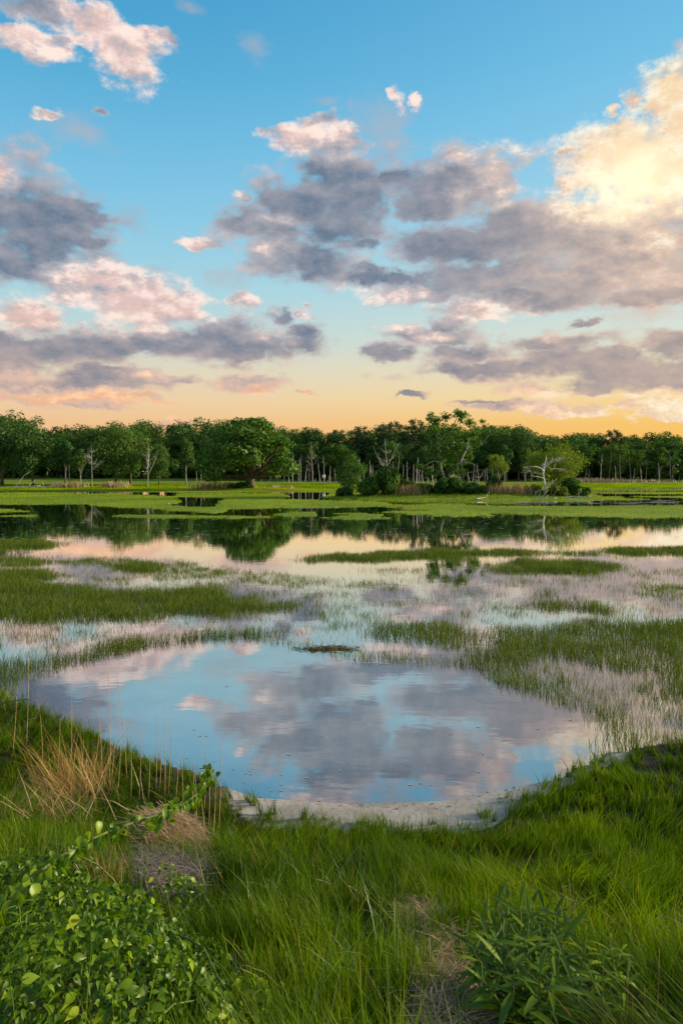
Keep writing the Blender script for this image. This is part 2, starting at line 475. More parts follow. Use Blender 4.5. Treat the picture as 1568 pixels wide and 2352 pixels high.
M_fore = leafy('marsh_blade', [(0.0, (0.0408, 0.0862, 0.0024)), (0.45, (0.0910, 0.1651, 0.0024)), (0.80, (0.1533, 0.2449, 0.0040)), (0.94, (0.2322, 0.2903, 0.0064)), (1.0, (0.3344, 0.2540, 0.0720))], 0.42, 0.008, 0.5, basecol=(0.07, 0.08, 0.015))
M_broad = leafy('broad_blade', [(0.0, (0.07, 0.17, 0.012)), (0.6, (0.14, 0.28, 0.02)), (1.0, (0.22, 0.33, 0.04))], 0.45, 0.05, 0.4)
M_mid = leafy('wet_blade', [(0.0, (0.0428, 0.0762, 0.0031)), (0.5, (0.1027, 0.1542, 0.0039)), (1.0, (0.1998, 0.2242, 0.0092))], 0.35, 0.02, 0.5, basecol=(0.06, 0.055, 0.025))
M_far = leafy('mat_blade', [(0.0, (0.12, 0.20, 0.006)), (0.5, (0.235, 0.33, 0.008)), (1.0, (0.34, 0.41, 0.012))], 0.45, 0.0)
M_straw = leafy('straw', [(0.0, (0.20, 0.11, 0.04)), (0.5, (0.38, 0.25, 0.11)), (1.0, (0.55, 0.41, 0.21))], 0.25, 0.04)
M_golden = leafy('golden_straw', [(0.0, (0.30, 0.15, 0.03)), (0.5, (0.46, 0.26, 0.06)), (1.0, (0.60, 0.40, 0.13))], 0.35, 0.04)
M_greystraw = leafy('grey_straw', [(0.0, (0.12, 0.09, 0.06)), (0.5, (0.25, 0.19, 0.13)), (1.0, (0.40, 0.32, 0.23))], 0.2, 0.04)
M_vine = leafy('vine_leaf', [(0.0, (0.0369, 0.0820, 0.0040)), (0.4, (0.1230, 0.2296, 0.0064)), (0.8, (0.2788, 0.3854, 0.0120)), (1.0, (0.4428, 0.4920, 0.0240))], 0.38, 0.018, 0.4, vary=0.5)
M_lance = leafy('lance_leaf', [(0.0, (0.040, 0.090, 0.006)), (0.6, (0.090, 0.165, 0.008)), (1.0, (0.19, 0.27, 0.015))], 0.35, 0.02, 0.4, vary=0.5)
M_stem = barky('green_stem', (0.10, 0.14, 0.03), (0.16, 0.19, 0.06), 30)
M_twig = barky('dry_twig', (0.14, 0.09, 0.06), (0.30, 0.22, 0.16), 40)
M_oak = leafy('oak_leaf', [(0.0, (0.045, 0.115, 0.015)), (0.5, (0.083, 0.182, 0.019)), (1.0, (0.151, 0.257, 0.027))], 0.35, 0.02, 0.5)
M_green = leafy('broadleaf', [(0.0, (0.041, 0.098, 0.016)), (0.5, (0.077, 0.155, 0.022)), (0.8, (0.125, 0.205, 0.030)), (1.0, (0.20, 0.27, 0.030))], 0.35, 0.015, 0.5, vary=0.5)
M_dark = leafy('dark_leaf', [(0.0, (0.034, 0.091, 0.020)), (0.6, (0.066, 0.147, 0.029)), (1.0, (0.110, 0.196, 0.036))], 0.3, 0.015, 0.5, vary=0.45)
M_lime = leafy('lime_leaf', [(0.0, (0.097, 0.155, 0.014)), (0.5, (0.167, 0.241, 0.020)), (1.0, (0.283, 0.333, 0.037))], 0.4, 0.015, 0.5, vary=0.2)
M_pine = leafy('pine_needles', [(0.0, (0.028, 0.065, 0.022)), (0.6, (0.053, 0.100, 0.030)), (1.0, (0.084, 0.131, 0.035))], 0.2, 0.02, 0.5, vary=0.3)
M_bark = barky('bark', (0.07, 0.05, 0.035), (0.16, 0.12, 0.09), 3)
M_grey = barky('grey_bark', (0.16, 0.14, 0.125), (0.34, 0.30, 0.27), 3)
M_dead = barky('bleached_wood', (0.30, 0.27, 0.24), (0.58, 0.54, 0.49), 3)
M_bleach = barky('sun_bleached_wood', (0.50, 0.46, 0.42), (0.80, 0.75, 0.69), 3)
M_white = plain('white_paint', (0.8, 0.8, 0.8), 0.4)
M_feather = plain('feather', (0.78, 0.78, 0.78), 0.8)
M_beak = plain('beak', (0.5, 0.28, 0.03), 0.5)
M_glass = plain('car_glass', (0.02, 0.025, 0.03), 0.1, 0.6)
M_tyre = plain('tyre', (0.02, 0.02, 0.02), 0.8)

# ------------------------------------------------------------------ layout of marsh and water, in the ground plane
def G(u, v, z=0.0):
    """ground point seen in direction (u, v), on the level z"""
    d = (CH - z) * F / (v - V0)
    return np.array([(u - U0) / F * d, d, z])


def UV(x, y):
    return U0 + F * x / y, V0 + F * CH / y


BANDS = [  # (density, [(U, V top, V bottom), ...])
    (1, [(-900, 1090, 1131), (390, 1090, 1130), (520, 1090, 1131), (650, 1090, 1130), (760, 1090, 1131), (1350, 1090, 1124), (1568, 1090, 1122), (2500, 1090, 1122)]),
    (1, [(-900, 1132, 1160), (0, 1132, 1158), (250, 1133, 1160), (340, 1135, 1160), (400, 1140, 1157), (418, 1147, 1151)]),
    (1, [(200, 1158, 1162), (300, 1158, 1168), (400, 1160, 1171), (500, 1166, 1176), (525, 1172, 1174)]),
    (1, [(497, 1155, 1163), (520, 1144, 1170), (620, 1142, 1170), (760, 1150, 1168), (870, 1153, 1164), (900, 1157, 1160)]),
    (1, [(400, 1133, 1140), (520, 1133, 1144), (640, 1134, 1145), (668, 1138, 1142)]),
    (1, [(250, 1184, 1187), (330, 1183, 1189), (470, 1180, 1191), (560, 1181, 1190), (640, 1185, 1187)]),
    (1, [(-900, 1168, 1178), (0, 1169, 1177), (70, 1172, 1175)]),
    (.8, [(-900, 1182, 1188), (10, 1183, 1188), (90, 1182, 1187), (102, 1184, 1185)]),
    (1, [(620, 1178, 1180), (650, 1175, 1185), (715, 1176, 1184), (722, 1179, 1181)]),
    (1, [(730, 1186, 1188), (800, 1179, 1192), (870, 1182, 1192), (890, 1186, 1190)]),
    (.9, [(850, 1177, 1179), (900, 1174, 1182), (1047, 1172, 1186), (1130, 1178, 1186), (1145, 1182, 1184)]),
    (1, [(740, 1140, 1144), (780, 1125, 1148), (900, 1125, 1152), (1090, 1125, 1151), (1300, 1125, 1149), (1390, 1140, 1148), (1500, 1145, 1147)]),
    (1, [(860, 1161, 1164), (1041, 1157, 1176), (1150, 1161, 1178), (1300, 1162, 1185), (1400, 1161, 1190), (1568, 1160, 1191), (2500, 1158, 1192)]),
    (.9, [(1335, 1130, 1132), (1568, 1129, 1134), (2500, 1128, 1135)]),
    (.9, [(1440, 1140, 1141), (1568, 1139, 1144), (2500, 1137, 1146)]),
    (.35, [(1000, 1195, 1201), (1130, 1194, 1202), (1235, 1196, 1199)]),
    (.4, [(990, 1216, 1226), (1180, 1211, 1229), (1280, 1217, 1225)]),
    (.35, [(1440, 1201, 1203), (1500, 1200, 1222), (2500, 1199, 1222)]),
    (.22, [(520, 1200, 1206), (700, 1200, 1214), (900, 1203, 1212)]),
    (1, [(-900, 1234, 1260), (0, 1236, 1258), (100, 1241, 1256), (120, 1247, 1250)]),
    # middle distance
    (1, [(690, 1289, 1292), (760, 1278, 1293), (900, 1273, 1287), (1041, 1266, 1282), (1200, 1263, 1275), (1238, 1267, 1271)]),
    (.8, [(1270, 1269, 1275), (1365, 1267, 1276)]),
    (1, [(1385, 1263, 1266), (1440, 1261, 1276), (1480, 1264, 1272), (1568, 1261, 1273), (2500, 1260, 1275)]),
    (1, [(1120, 1301, 1304), (1180, 1292, 1309), (1300, 1291, 1313), (1400, 1294, 1310), (1435, 1299, 1304)]),
    (.3, [(830, 1306, 1316), (960, 1302, 1316)]),
    (.35, [(-900, 1268, 1300), (0, 1276, 1300), (120, 1278, 1296), (250, 1277, 1300), (340, 1285, 1312), (460, 1300, 1322), (570, 1320, 1330)]),
    (.6, [(-900, 1280, 1305), (0, 1284, 1300), (90, 1286, 1294)]),
    (1, [(270, 1299, 1309), (300, 1294, 1312), (362, 1297, 1310)]),
    (.9, [(-900, 1312, 1350), (0, 1317, 1340), (110, 1321, 1334)]),
    (1, [(-900, 1335, 1432), (0, 1342, 1426), (120, 1350, 1434), (300, 1354, 1425), (450, 1364, 1416), (600, 1374, 1412), (665, 1390, 1400)]),
    (.2, [(-900, 1300, 1500), (0, 1310, 1470), (300, 1310, 1470), (500, 1315, 1460), (700, 1320, 1440), (900, 1340, 1430), (950, 1380, 1400)]),
    (.14, [(380, 1310, 1330), (620, 1325, 1370), (800, 1340, 1400)]),
    (.95, [(-900, 1460, 1640), (0, 1520, 1605), (60, 1517, 1570), (150, 1500, 1540), (300, 1472, 1506), (430, 1456, 1480), (560, 1446, 1468), (640, 1441, 1460), (700, 1450, 1456)]),
    (.22, [(-900, 1440, 1560), (0, 1450, 1560), (300, 1430, 1500), (640, 1425, 1470)]),
    (.10, [(640, 1330, 1480), (800, 1330, 1510), (1000, 1320, 1525), (1568, 1310, 1560), (2500, 1300, 1560)]),
    (.10, [(900, 1330, 1440), (1100, 1340, 1440), (1568, 1330, 1440), (2500, 1330, 1440)]),
    (.85, [(850, 1446, 1458), (960, 1440, 1475), (1100, 1452, 1500), (1300, 1442, 1515), (1450, 1432, 1560), (1568, 1422, 1590), (2500, 1400, 1640)]),
    (1, [(1085, 1508, 1526), (1160, 1499, 1535), (1245, 1510, 1526)]),
    (.85, [(1195, 1386, 1394), (1240, 1376, 1410), (1400, 1386, 1414), (1425, 1396, 1404)]),
    (.5, [(1060, 1396, 1402), (1100, 1385, 1410), (1200, 1390, 1408)]),
    (.4, [(1390, 1347, 1368), (1568, 1340, 1365), (2500, 1335, 1365)]),
    (1, [(1430, 1440, 1460), (1568, 1426, 1470), (2500, 1410, 1470)]),
    (.8, [(1095, 1542, 1558), (1200, 1562, 1594), (1310, 1590, 1620)]),
    (.8, [(1285, 1598, 1636), (1340, 1622, 1690), (1400, 1656, 1745), (1480, 1690, 1770)]),
    (.4, [(840, 1440, 1460), (900, 1432, 1462), (960, 1440, 1462)]),
    (.42, [(1090, 1530, 1556), (1250, 1540, 1610), (1400, 1550, 1720), (1568, 1560, 1720), (2500, 1560, 1720)]),
    (.6, [(620, 1462, 1474), (700, 1480, 1494), (830, 1498, 1522), (1000, 1508, 1531), (1090, 1512, 1534)]),
    (1, [(705, 1401, 1409), (720, 1398, 1411), (736, 1401, 1409)]),
    (1, [(738, 1414, 1423), (752, 1411, 1425), (768, 1414, 1423)]),
]
NEAR_EDGE = ([-900, 0, 95, 200, 330, 480, 540, 640, 800, 980, 1100, 1200, 1290, 1400, 1568, 2500], [1560, 1596, 1634, 1688, 1736, 1796, 1846, 1888, 1904, 1904, 1884, 1836, 1790, 1736, 1704, 1600])
POND = [(95, 1570), (130, 1545), (215, 1515), (330, 1490), (440, 1475), (560, 1465), (680, 1490), (830, 1520), (1000, 1530), (1085, 1535), (1130, 1570), (1240, 1600), (1330, 1640), (1358, 1690), (1330, 1725), (1250, 1770), (1150, 1800),
        (1000, 1825), (800, 1832), (600, 1818), (480, 1775), (330, 1720), (200, 1675), (110, 1625)]
POND_XY = np.array([G(u, v)[:2] for u, v in POND])

_gu = np.arange(-900, 2500, 4.0); _gv = np.arange(1090, 1960, 0.5)
_UU, _VV = np.meshgrid(_gu, _gv)
DM = np.zeros(_UU.shape, np.float32)
for val, pts in BANDS:
    a = np.array(pts, float)
    i0 = np.searchsorted(_gu, a[0, 0]); i1 = np.searchsorted(_gu, a[-1, 0])
    top = np.interp(_gu[i0:i1], a[:, 0], a[:, 1]); bot = np.interp(_gu[i0:i1], a[:, 0], a[:, 2])
    m = (_gv[:, None] > top[None]) & (_gv[:, None] < bot[None])
    DM[:, i0:i1] = np.maximum(DM[:, i0:i1], m * val)
# soften a little, more along the shore than across it
for _ in range(2):
    DM = (np.roll(DM, 2, 1) + np.roll(DM, -2, 1) + 2 * DM) / 4
    DM = (np.roll(DM, 1, 0) + np.roll(DM, -1, 0) + 2 * DM) / 4


def marsh(x, y):
    """density of marsh grass at a ground point (0..1)"""
    y = np.maximum(y, 6.0)
    ly = np.log(y) * 15.0; lx = x / y * 15.0
    wx = (fbm(lx + 7, ly) - 0.5) * 2; wy = (fbm(lx * 0.6 + 40, ly * 0.9 + 9) - 0.5) * 2
    u, v = UV(x, y)
    amp = (v - V0)
    wv2 = (fbm(lx * 2.5 + 11, ly * 5 + 2, 3) - 0.5) * 2
    u = u + wx * amp * 0.22; v = v + wy * amp * 0.06 + wv2 * amp * 0.035
    iu = np.clip(((u + 900) / 4), 0, len(_gu) - 1).astype(int); iv = np.clip((v - 1090) / 0.5, 0, len(_gv) - 1).astype(int)
    return DM[iv, iu]


def inpoly(x, y, P):
    c = np.zeros(x.shape, bool); n = len(P)
    for i in range(n):
        x1, y1 = P[i]; x2, y2 = P[(i + 1) % n]
        hit = ((y1 > y) != (y2 > y)) & (x < (x2 - x1) * (y - y1) / (y2 - y1 + 1e-12) + x1)
        c ^= hit
    return c


def polydist(x, y, P):
    best = np.full(x.shape, 1e9)
    n = len(P)
    for i in range(n):
        a = P[i]; b = P[(i + 1) % n]; d = b - a; L = d @ d
        t = np.clip(((x - a[0]) * d[0] + (y - a[1]) * d[1]) / L, 0, 1)
        best = np.minimum(best, np.hypot(x - a[0] - t * d[0], y - a[1] - t * d[1]))
    return best


def near_land(x, y):
    """metres in from the near shore, positive on the grassy bank"""
    u, v = UV(x, np.maximum(y, 1.0))
    e = np.interp(u, *NEAR_EDGE)
    ysh = CH * F / (e - V0)
    return ysh - y + (fbm(x * 1.7, y * 1.7 + 3) - 0.5) * 0.5


def zt(x, y):
    x = np.asarray(x, float); y = np.asarray(y, float)
    ys = np.maximum(y, 6.0)
    D = marsh(x, ys)
    z = -0.17 + (0.12 + 0.09 * ss(y, 34, 50)) * ss(D, 0.15, 0.75) + (fbm(x * 0.8, y * 0.8) - 0.5) * 0.05
    # pond bowl with a shelving pale floor
    w = polydist(x, y, POND_XY); ip = inpoly(x, y, POND_XY)
    zp = np.where(ip, -0.015 - 0.13 * ss(w, 0.0, 1.6), z)
    z = np.where(ip, zp, z)
    # sand lip along the near side of the pond
    u, v = UV(x, ys)
    lip = ~ip & (u > 500) & (v > 1690) & (u < 1400)
    lipw = (0.022 + 0.055 * ss(v, 1730, 1800) * ss(u, 1340, 1150)) * ss(w, 0.0, 0.5)
    z = np.where(lip & (w < 0.35 + 0.65 * ss(v, 1700, 1790)), np.maximum(z, -0.02 + lipw), z)
    # bank towards the viewer
    nl = near_land(x, y)
    z = np.where(nl > 0, np.maximum(z, 0.02 + 0.06 * ss(nl, 0, 0.5)), z)
    start = 6.9 + 0.25 * np.clip(-x - 1.0, 0, 4) + 0.12 * np.clip(x - 2, 0, 3)
    t = np.clip((start - y) / 5.4, 0, 1)
    z = z + 2.0 * t ** 1.1 + np.where(t > 0, (fbm(x * 1.1 + 50, y * 1.1) - 0.5) * 0.22 * np.minimum(t * 4, 1), 0)
    # far shore rises to the wood; the lawn on the left climbs more
    far = ss(y, 150, 205) * 0.9 + ss(y, 185, 330) * (1.2 + 2.2 * ss(-x, 10, 60))
    z = np.where(y > 150, z + far, z)
    # wooded islet
    ix = (x - 19.0) / 21.0; iy = (y - 103.0) / 9.5
    z = z + 0.75 * np.clip(1 - ix * ix - iy * iy, 0, 1) ** 0.7
    # oak knoll
    ox = (x + 19.5) / 13.0; oy = (y - 151.0) / 10.0
    z = z + 0.45 * np.clip(1 - ox * ox - oy * oy, 0, 1)
    return z


# trodden and bare places on the near bank
PATH = [(880, 2060), (945, 2085), (960, 2110), (1000, 2170), (985, 2230), (1040, 2290), (1080, 2352), (1090, 2420), (930, 2420), (935, 2352), (950, 2290), (945, 2240), (930, 2180), (900, 2120)]


def hit(u, v):
    """where the view ray meets the bank"""
    x = (u - U0) / F; s = (V0 - v) / F
    ys = np.linspace(1.2, 14, 900); g = CH + s * ys - zt(x * ys, ys)
    k = np.argmax(g < 0)
    yy = ys[k]
    return np.array([x * yy, yy, float(zt(np.array([x * yy]), np.array([yy]))[0])])


PATH_XY = np.array([hit(u + 34, v + 16)[:2] for u, v in PATH])
MOUND_XY = np.array([hit(u, v)[:2] for u, v in [(300, 1905), (330, 1878), (380, 1885), (440, 1930), (490, 1970), (480, 2000), (400, 2010), (330, 1980)]])
LANCE_XY = np.array([hit(u, v)[:2] for u, v in [(1060, 2310), (1130, 2240), (1300, 2250), (1410, 2290), (1440, 2420), (1380, 2900), (1060, 2900)]])
VINE_XY = np.array([hit(u, v)[:2] for u, v in [(-160, 2090), (100, 2060), (330, 2140), (430, 2170), (520, 2260), (560, 2460), (-200, 2600)]])
THATCH_XY = np.array([hit(u, v)[:2] for u, v in [(290, 1960), (480, 1990), (470, 2060), (390, 2090), (300, 2060)]])


def axis(dense, far, n_d, n_f, lo):
    a = np.linspace(lo, dense, n_d)
    step = a[1] - a[0]
    k = np.arange(1, n_f + 1)
    # growing steps out to the horizon
    lo_g, hi_g = 1.0, 1.2
    for _ in range(60):
        g = (lo_g + hi_g) / 2
        s = step * (g ** (n_f + 1) - g) / (g - 1)
        if dense + s < far: lo_g = g
        else: hi_g = g
    s = step * (g ** (k + 1) - g) / (g - 1)
    return np.concatenate([a, dense + s])


_ya = axis(13.0, 6000.0, 190, 330, 0.0); _ya = np.concatenate([np.linspace(-40, -0.3, 14), _ya])
_xa = axis(7.0, 5000.0, 110, 200, 0.0); _xa = np.concatenate([-_xa[:0:-1], _xa])
_XX, _YY = np.meshgrid(_xa, _ya)
_ZZ = zt(_XX, _YY)
_n, _m = _XX.shape
_idx = np.arange(_n * _m).reshape(_n, _m)
_quads = np.stack([_idx[:-1, :-1], _idx[:-1, 1:], _idx[1:, 1:], _idx[1:, :-1]], -1).reshape(-1, 4)
_D = marsh(_XX, _YY)
_w = polydist(_XX, _YY, POND_XY); _ip = inpoly(_XX, _YY, POND_XY); _nl = near_land(_XX, _YY)
_uu, _vv = UV(_XX, np.maximum(_YY, 1.0))
_sand = np.clip(np.where(_ip, 0.45 + 0.55 * ss(_w, 0.0, 0.35), 0.5 * np.maximum(ss(_uu, 1060, 1140) * ss(_vv, 1520, 1550) * ss(_vv, 1730, 1700) * ss(_uu, 1620, 1480), ((_vv > 1600) & (_nl < 0.45)) * ss(_w, 1.4, 0.9) * ss(_uu, 480, 560) * ss(_uu, 1480, 1400))), 0, 1)
for _P in (PATH_XY, THATCH_XY, MOUND_XY):
    _sand = np.maximum(_sand, 0.26 * inpoly(_XX, _YY, _P))
_far = ss(_YY, 38, 60) * ss(_D, 0.25, 0.7)

m, t = material('ground')
co = t.node('ShaderNodeNewGeometry').outputs['Position']
sand = t.node('ShaderNodeAttribute', attribute_name='sand').outputs['Fac']
fg = t.node('ShaderNodeAttribute', attribute_name='far_grass').outputs['Fac']
n1 = t.noise(co, 1.6, 5.0, 0.6); n2 = t.noise(co, 14.0, 5.0, 0.65); n3 = t.noise(co, 0.09, 4.0, 0.6)
mud = t.mix(t.rng(n2, 0.3, 0.7), (0.020, 0.016, 0.010), (0.055, 0.043, 0.026))
sandc = t.mix(t.rng(n1, 0.35, 0.65), (0.31, 0.27, 0.22), (0.43, 0.385, 0.33))
sandc = t.mix(t.rng(n2, 0.55, 0.75, 0.0, 0.7), sandc, (0.17, 0.15, 0.13))
sandc = t.mix(t.rng(t.noise(co, 45.0, 3.0, 0.7), 0.55, 0.75, 0.0, 0.5), sandc, (0.22, 0.19, 0.16))
mat = t.mix(t.rng(n3, 0.3, 0.7), (0.13, 0.20, 0.006), (0.25, 0.31, 0.010))
mat = t.mix(t.rng(n1, 0.4, 0.75), mat, (0.07, 0.11, 0.008))
silt = t.mix(t.rng(n1, 0.35, 0.65), (0.46, 0.50, 0.46), (0.66, 0.68, 0.63)); silt = t.mix(t.rng(n2, 0.50, 0.72, 0.0, 0.6), silt, (0.26, 0.27, 0.23))
c = t.mix(t.rng(sand, 0.05, 0.45), mud, sandc); c = t.mix(t.rng(sand, 0.55, 0.95), c, silt); c = t.mix(fg, c, mat)
p = t.node('ShaderNodeBsdfPrincipled'); t.put(p.inputs['Base Color'], c); p.inputs['Roughness'].default_value = 0.85; p.inputs['Specular IOR Level'].default_value = 0.2
b = t.node('ShaderNodeBump'); b.inputs['Strength'].default_value = 0.4; b.inputs['Distance'].default_value = 0.03; t.l.new(n2, b.inputs['Height']); t.l.new(b.outputs[0], p.inputs['Normal'])
surface(t, p.outputs[0])
ground = link('ground', mesh_np('ground', np.stack([_XX, _YY, _ZZ], -1).reshape(-1, 3), [_quads], m, {'sand': _sand.ravel(), 'far_grass': _far.ravel()}, smooth=True))
tag(ground, 'muddy marsh ground rising to a grassy bank and a pale pond floor', 'ground', kind='structure')

# water: a still sheet with faint wind ripples
m, t = material('still_water')
co = t.node('ShaderNodeNewGeometry').outputs['Position']
_wn = t.noise(t.vec('MULTIPLY', co, (0.55, 1.0, 1.0)), 2.2, 3.0, 0.5)
_wn2 = t.noise(t.vec('MULTIPLY', co, (0.35, 1.0, 1.0)), 9.0, 2.0, 0.5)
_wh = t.math('MULTIPLY_ADD', _wn2, 0.18, _wn)
b = t.node('ShaderNodeBump'); b.inputs['Strength'].default_value = 1.0; b.inputs['Distance'].default_value = 0.0014
t.l.new(_wh, b.inputs['Height'])
gl = t.node('ShaderNodeBsdfGlossy'); gl.inputs['Roughness'].default_value = 0.015; gl.inputs['Color'].default_value = (0.97, 0.97, 0.97, 1); t.l.new(b.outputs[0], gl.inputs['Normal'])
tp = t.node('ShaderNodeBsdfTransparent'); tp.inputs['Color'].default_value = (0.90, 0.97, 0.97, 1)
fr = t.node('ShaderNodeFresnel'); fr.inputs['IOR'].default_value = 1.33; t.l.new(b.outputs[0], fr.inputs['Normal'])
fac = t.math('MULTIPLY_ADD', fr.outputs[0], 1.15, 0.38, clamp=True)
# fine silt hangs in the shallow pond
_pm = t.vec('LENGTH', t.vec('MULTIPLY_ADD', co, (1 / 4.3, 1 / 3.3, 0.0), (0.55 / 4.3, -10.9 / 3.3, 0.0)))
_si = t.math('MULTIPLY', t.rng(t.math('MULTIPLY_ADD', _wn, 0.25, _pm), 1.15, 0.6), t.rng(t.noise(co, 1.1, 4.0, 0.6), 0.25, 0.7, 0.22, 0.42))
df = t.node('ShaderNodeBsdfDiffuse'); df.inputs['Color'].default_value = (0.50, 0.57, 0.54, 1)
mb = t.node('ShaderNodeMixShader'); t.l.new(_si, mb.inputs[0]); t.l.new(tp.outputs[0], mb.inputs[1]); t.l.new(df.outputs[0], mb.inputs[2])
mx = t.node('ShaderNodeMixShader'); t.l.new(fac, mx.inputs[0]); t.l.new(mb.outputs[0], mx.inputs[1]); t.l.new(gl.outputs[0], mx.inputs[2])
surface(t, mx.outputs[0])
wv = np.array([[-5000, 5.5, 0], [5000, 5.5, 0], [5000, 420, 0], [-5000, 420, 0]], float)
water = link('water', mesh_np('water', wv, [np.array([[0, 1, 2, 3]])], m))
tag(water, 'still marsh water mirroring the evening sky', 'water', kind='structure')


# ------------------------------------------------------------------ grass
def blades(base, h, w, az, lean, leandir, segs, curve=1.6):
    """ribbons that taper to a tip and bend over; returns verts, faces, height parameter"""
    n = len(base)
    ts = np.linspace(0, 1, segs + 1)
    side = np.stack([np.cos(az), np.sin(az), np.zeros(n)], -1)
    ld = np.stack([np.cos(leandir), np.sin(leandir), np.zeros(n)], -1)
    V = np.zeros((n, 2 * segs + 1, 3)); T = np.zeros((n, 2 * segs + 1))
    for k, tt in enumerate(ts):
        up = h * tt * (1 - 0.35 * np.minimum(lean, 1.6) ** 2 * tt * 0.6)
        c = base + ld * (h * lean * tt ** curve)[:, None] + np.stack([np.zeros(n), np.zeros(n), up], -1)
        ww = (w * (1 - tt ** 1.7) * 0.5)[:, None]
        if k < segs:
            V[:, 2 * k] = c - side * ww; V[:, 2 * k + 1] = c + side * ww; T[:, 2 * k] = T[:, 2 * k + 1] = tt
        else:
            V[:, 2 * k] = c; T[:, 2 * k] = 1
    o = (np.arange(n) * (2 * segs + 1))[:, None]
    q = []
    for k in range(segs - 1):
        q.append(o + np.array([[2 * k, 2 * k + 1, 2 * k + 3, 2 * k + 2]]))
    tri = o + np.array([[2 * segs - 2, 2 * segs - 1, 2 * segs]])
    faces = ([np.concatenate(q)] if q else []) + [tri]
    return V.reshape(-1, 3), faces, T.ravel()


def grass(name, x, y, h, w, lean, ldir, rnd, mat, segs=2, z=None, az=None, curve=1.6, sink=0.02):
    base = np.stack([x, y, (zt(x, y) if z is None else z) - sink], -1)
    if az is None: az = R.random(len(x)) * np.pi
    V, f, T = blades(base, h, w, az, lean, ldir, segs, curve)
    k = 2 * segs + 1
    return link(name, mesh_np(name, V, f, mat, {'rnd': np.repeat(np.clip(rnd, 0, 1), k), 'tt': T}))


def ground_samples(n, d1, d2, half=0.72):
    d = np.sqrt(R.random(n) * (d2 * d2 - d1 * d1) + d1 * d1)
    return d * (R.random(n) * 2 - 1) * half, d


# far bright mats
x, y = ground_samples(330000, 36, 190, 0.66)
D = marsh(x, y); keep = (R.random(len(x)) < D * np.clip(0.35 + (60 / y), 0, 1)) & (zt(x, y) > -0.15)
x, y, D = x[keep], y[keep], D[keep]
nn = fbm(x * 0.12, y * 0.12)
isl = np.clip(1 - ((x - 19) / 22) ** 2 - ((y - 103) / 10.5) ** 2, 0, 1)
hh = 0.05 + 0.07 * R.random(len(x)) + 0.28 * isl + 0.2 * ss(y, 145, 170)
o = grass('marsh_grass', x, y, hh, 0.0011 * y + 0.02, 0.25 + 0.3 * R.random(len(x)), R.random(len(x)) * 6.28,
          0.30 + 1.5 * (nn - 0.4) + 0.4 * (R.random(len(x)) - 0.5) - 0.45 * isl, M_far, 1)
tag(o, 'bright lime green mats of marsh grass beyond the open water', 'grass', kind='stuff')

# middle distance: blades standing in the water
x, y = ground_samples(900000, 9.0, 37, 0.66)
D = marsh(x + R.normal(0, 0.012, len(x)) * y, y * (1 + R.normal(0, 0.012, len(x)))); cl = fbm(x * 1.3, y * 1.3, 3); cl2 = fbm(x * 5, y * 5, 2)
land = near_land(x, y)
pr = np.where(D > 0.5, D * (0.35 + 0.9 * cl), D * 1.9 * (0.3 + ss(cl, 0.35, 0.75)) * (0.3 + ss(cl2, 0.3, 0.7)))
keep = (R.random(len(x)) < pr * 0.85) & (land < 0.1) & ~inpoly(x, y, POND_XY)
x, y, D, cl = x[keep], y[keep], D[keep], cl[keep]
hh = (0.09 + 0.11 * R.random(len(x))) * (0.75 + 0.3 * D) * (0.6 + 0.7 * cl)
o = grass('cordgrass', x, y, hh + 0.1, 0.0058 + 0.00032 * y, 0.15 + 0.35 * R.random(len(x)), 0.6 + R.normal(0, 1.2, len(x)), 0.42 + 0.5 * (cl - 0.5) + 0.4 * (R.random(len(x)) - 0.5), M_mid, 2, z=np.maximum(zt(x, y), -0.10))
tag(o, 'cordgrass standing in the shallow water around the pond', 'grass', kind='stuff')

# the near bank: long grass in tufts
def seen(x, y, m=0.12, top=1.0):
    return np.abs(x / np.maximum(y, 0.3)) < 0.5 + m + 0.4 / np.maximum(y, 0.5)


def bank_samples(n):
    x = (R.random(n) * 2 - 1) * 9.0; y = 1.3 + R.random(n) * 12.2
    k = seen(x, y); x, y = x[k], y[k]
    k = near_land(x, y) > -0.05; return x[k], y[k]


NT_ = 120000
tx, ty = bank_samples(NT_)
pd = polydist(tx, ty, PATH_XY); inp = inpoly(tx, ty, PATH_XY)
pm = np.minimum(polydist(tx, ty, MOUND_XY), polydist(tx, ty, THATCH_XY)); inm = inpoly(tx, ty, MOUND_XY) | inpoly(tx, ty, THATCH_XY)
inl = inpoly(tx, ty, LANCE_XY) | inpoly(tx, ty, VINE_XY)
cl = fbm(tx * 1.5, ty * 1.5, 3); cl2 = fbm(tx * 5.5 + 30, ty * 5.5, 2); nl = near_land(tx, ty)
pr = np.where(inp, 0.07 + 0.7 * ss(pd, 0.12, 0.0), np.where(inm, 0.09 + 0.55 * ss(pm, 0.15, 0.0), np.where(inpoly(tx, ty, LANCE_XY), 0.08, np.where(inl, 0.4, 1.0))))
pr = pr * (0.30 + 0.95 * ss(cl2, 0.30, 0.62)) * np.clip(0.35 + nl * 1.1, 0.25, 1) * np.clip(1.2 - ty / 13, 0.32, 1.0)
keep = R.random(len(tx)) < pr * 0.62
tx, ty, cl, cl2, nl = tx[keep], ty[keep], cl[keep], cl2[keep], nl[keep]
nb = R.integers(9, 22, len(tx)); ti = np.repeat(np.arange(len(tx)), nb); n = len(ti)
oa = R.random(n) * 6.28; orr = np.abs(R.normal(0, 0.028, n))
x = tx[ti] + np.cos(oa) * orr; y = ty[ti] + np.sin(oa) * orr
th = (0.11 + 0.13 * R.random(len(tx)) ** 1.3) * (0.35 + 1.0 * cl + 0.35 * cl2) * np.clip(0.8 + nl * 0.15, 0.75, 1.1)
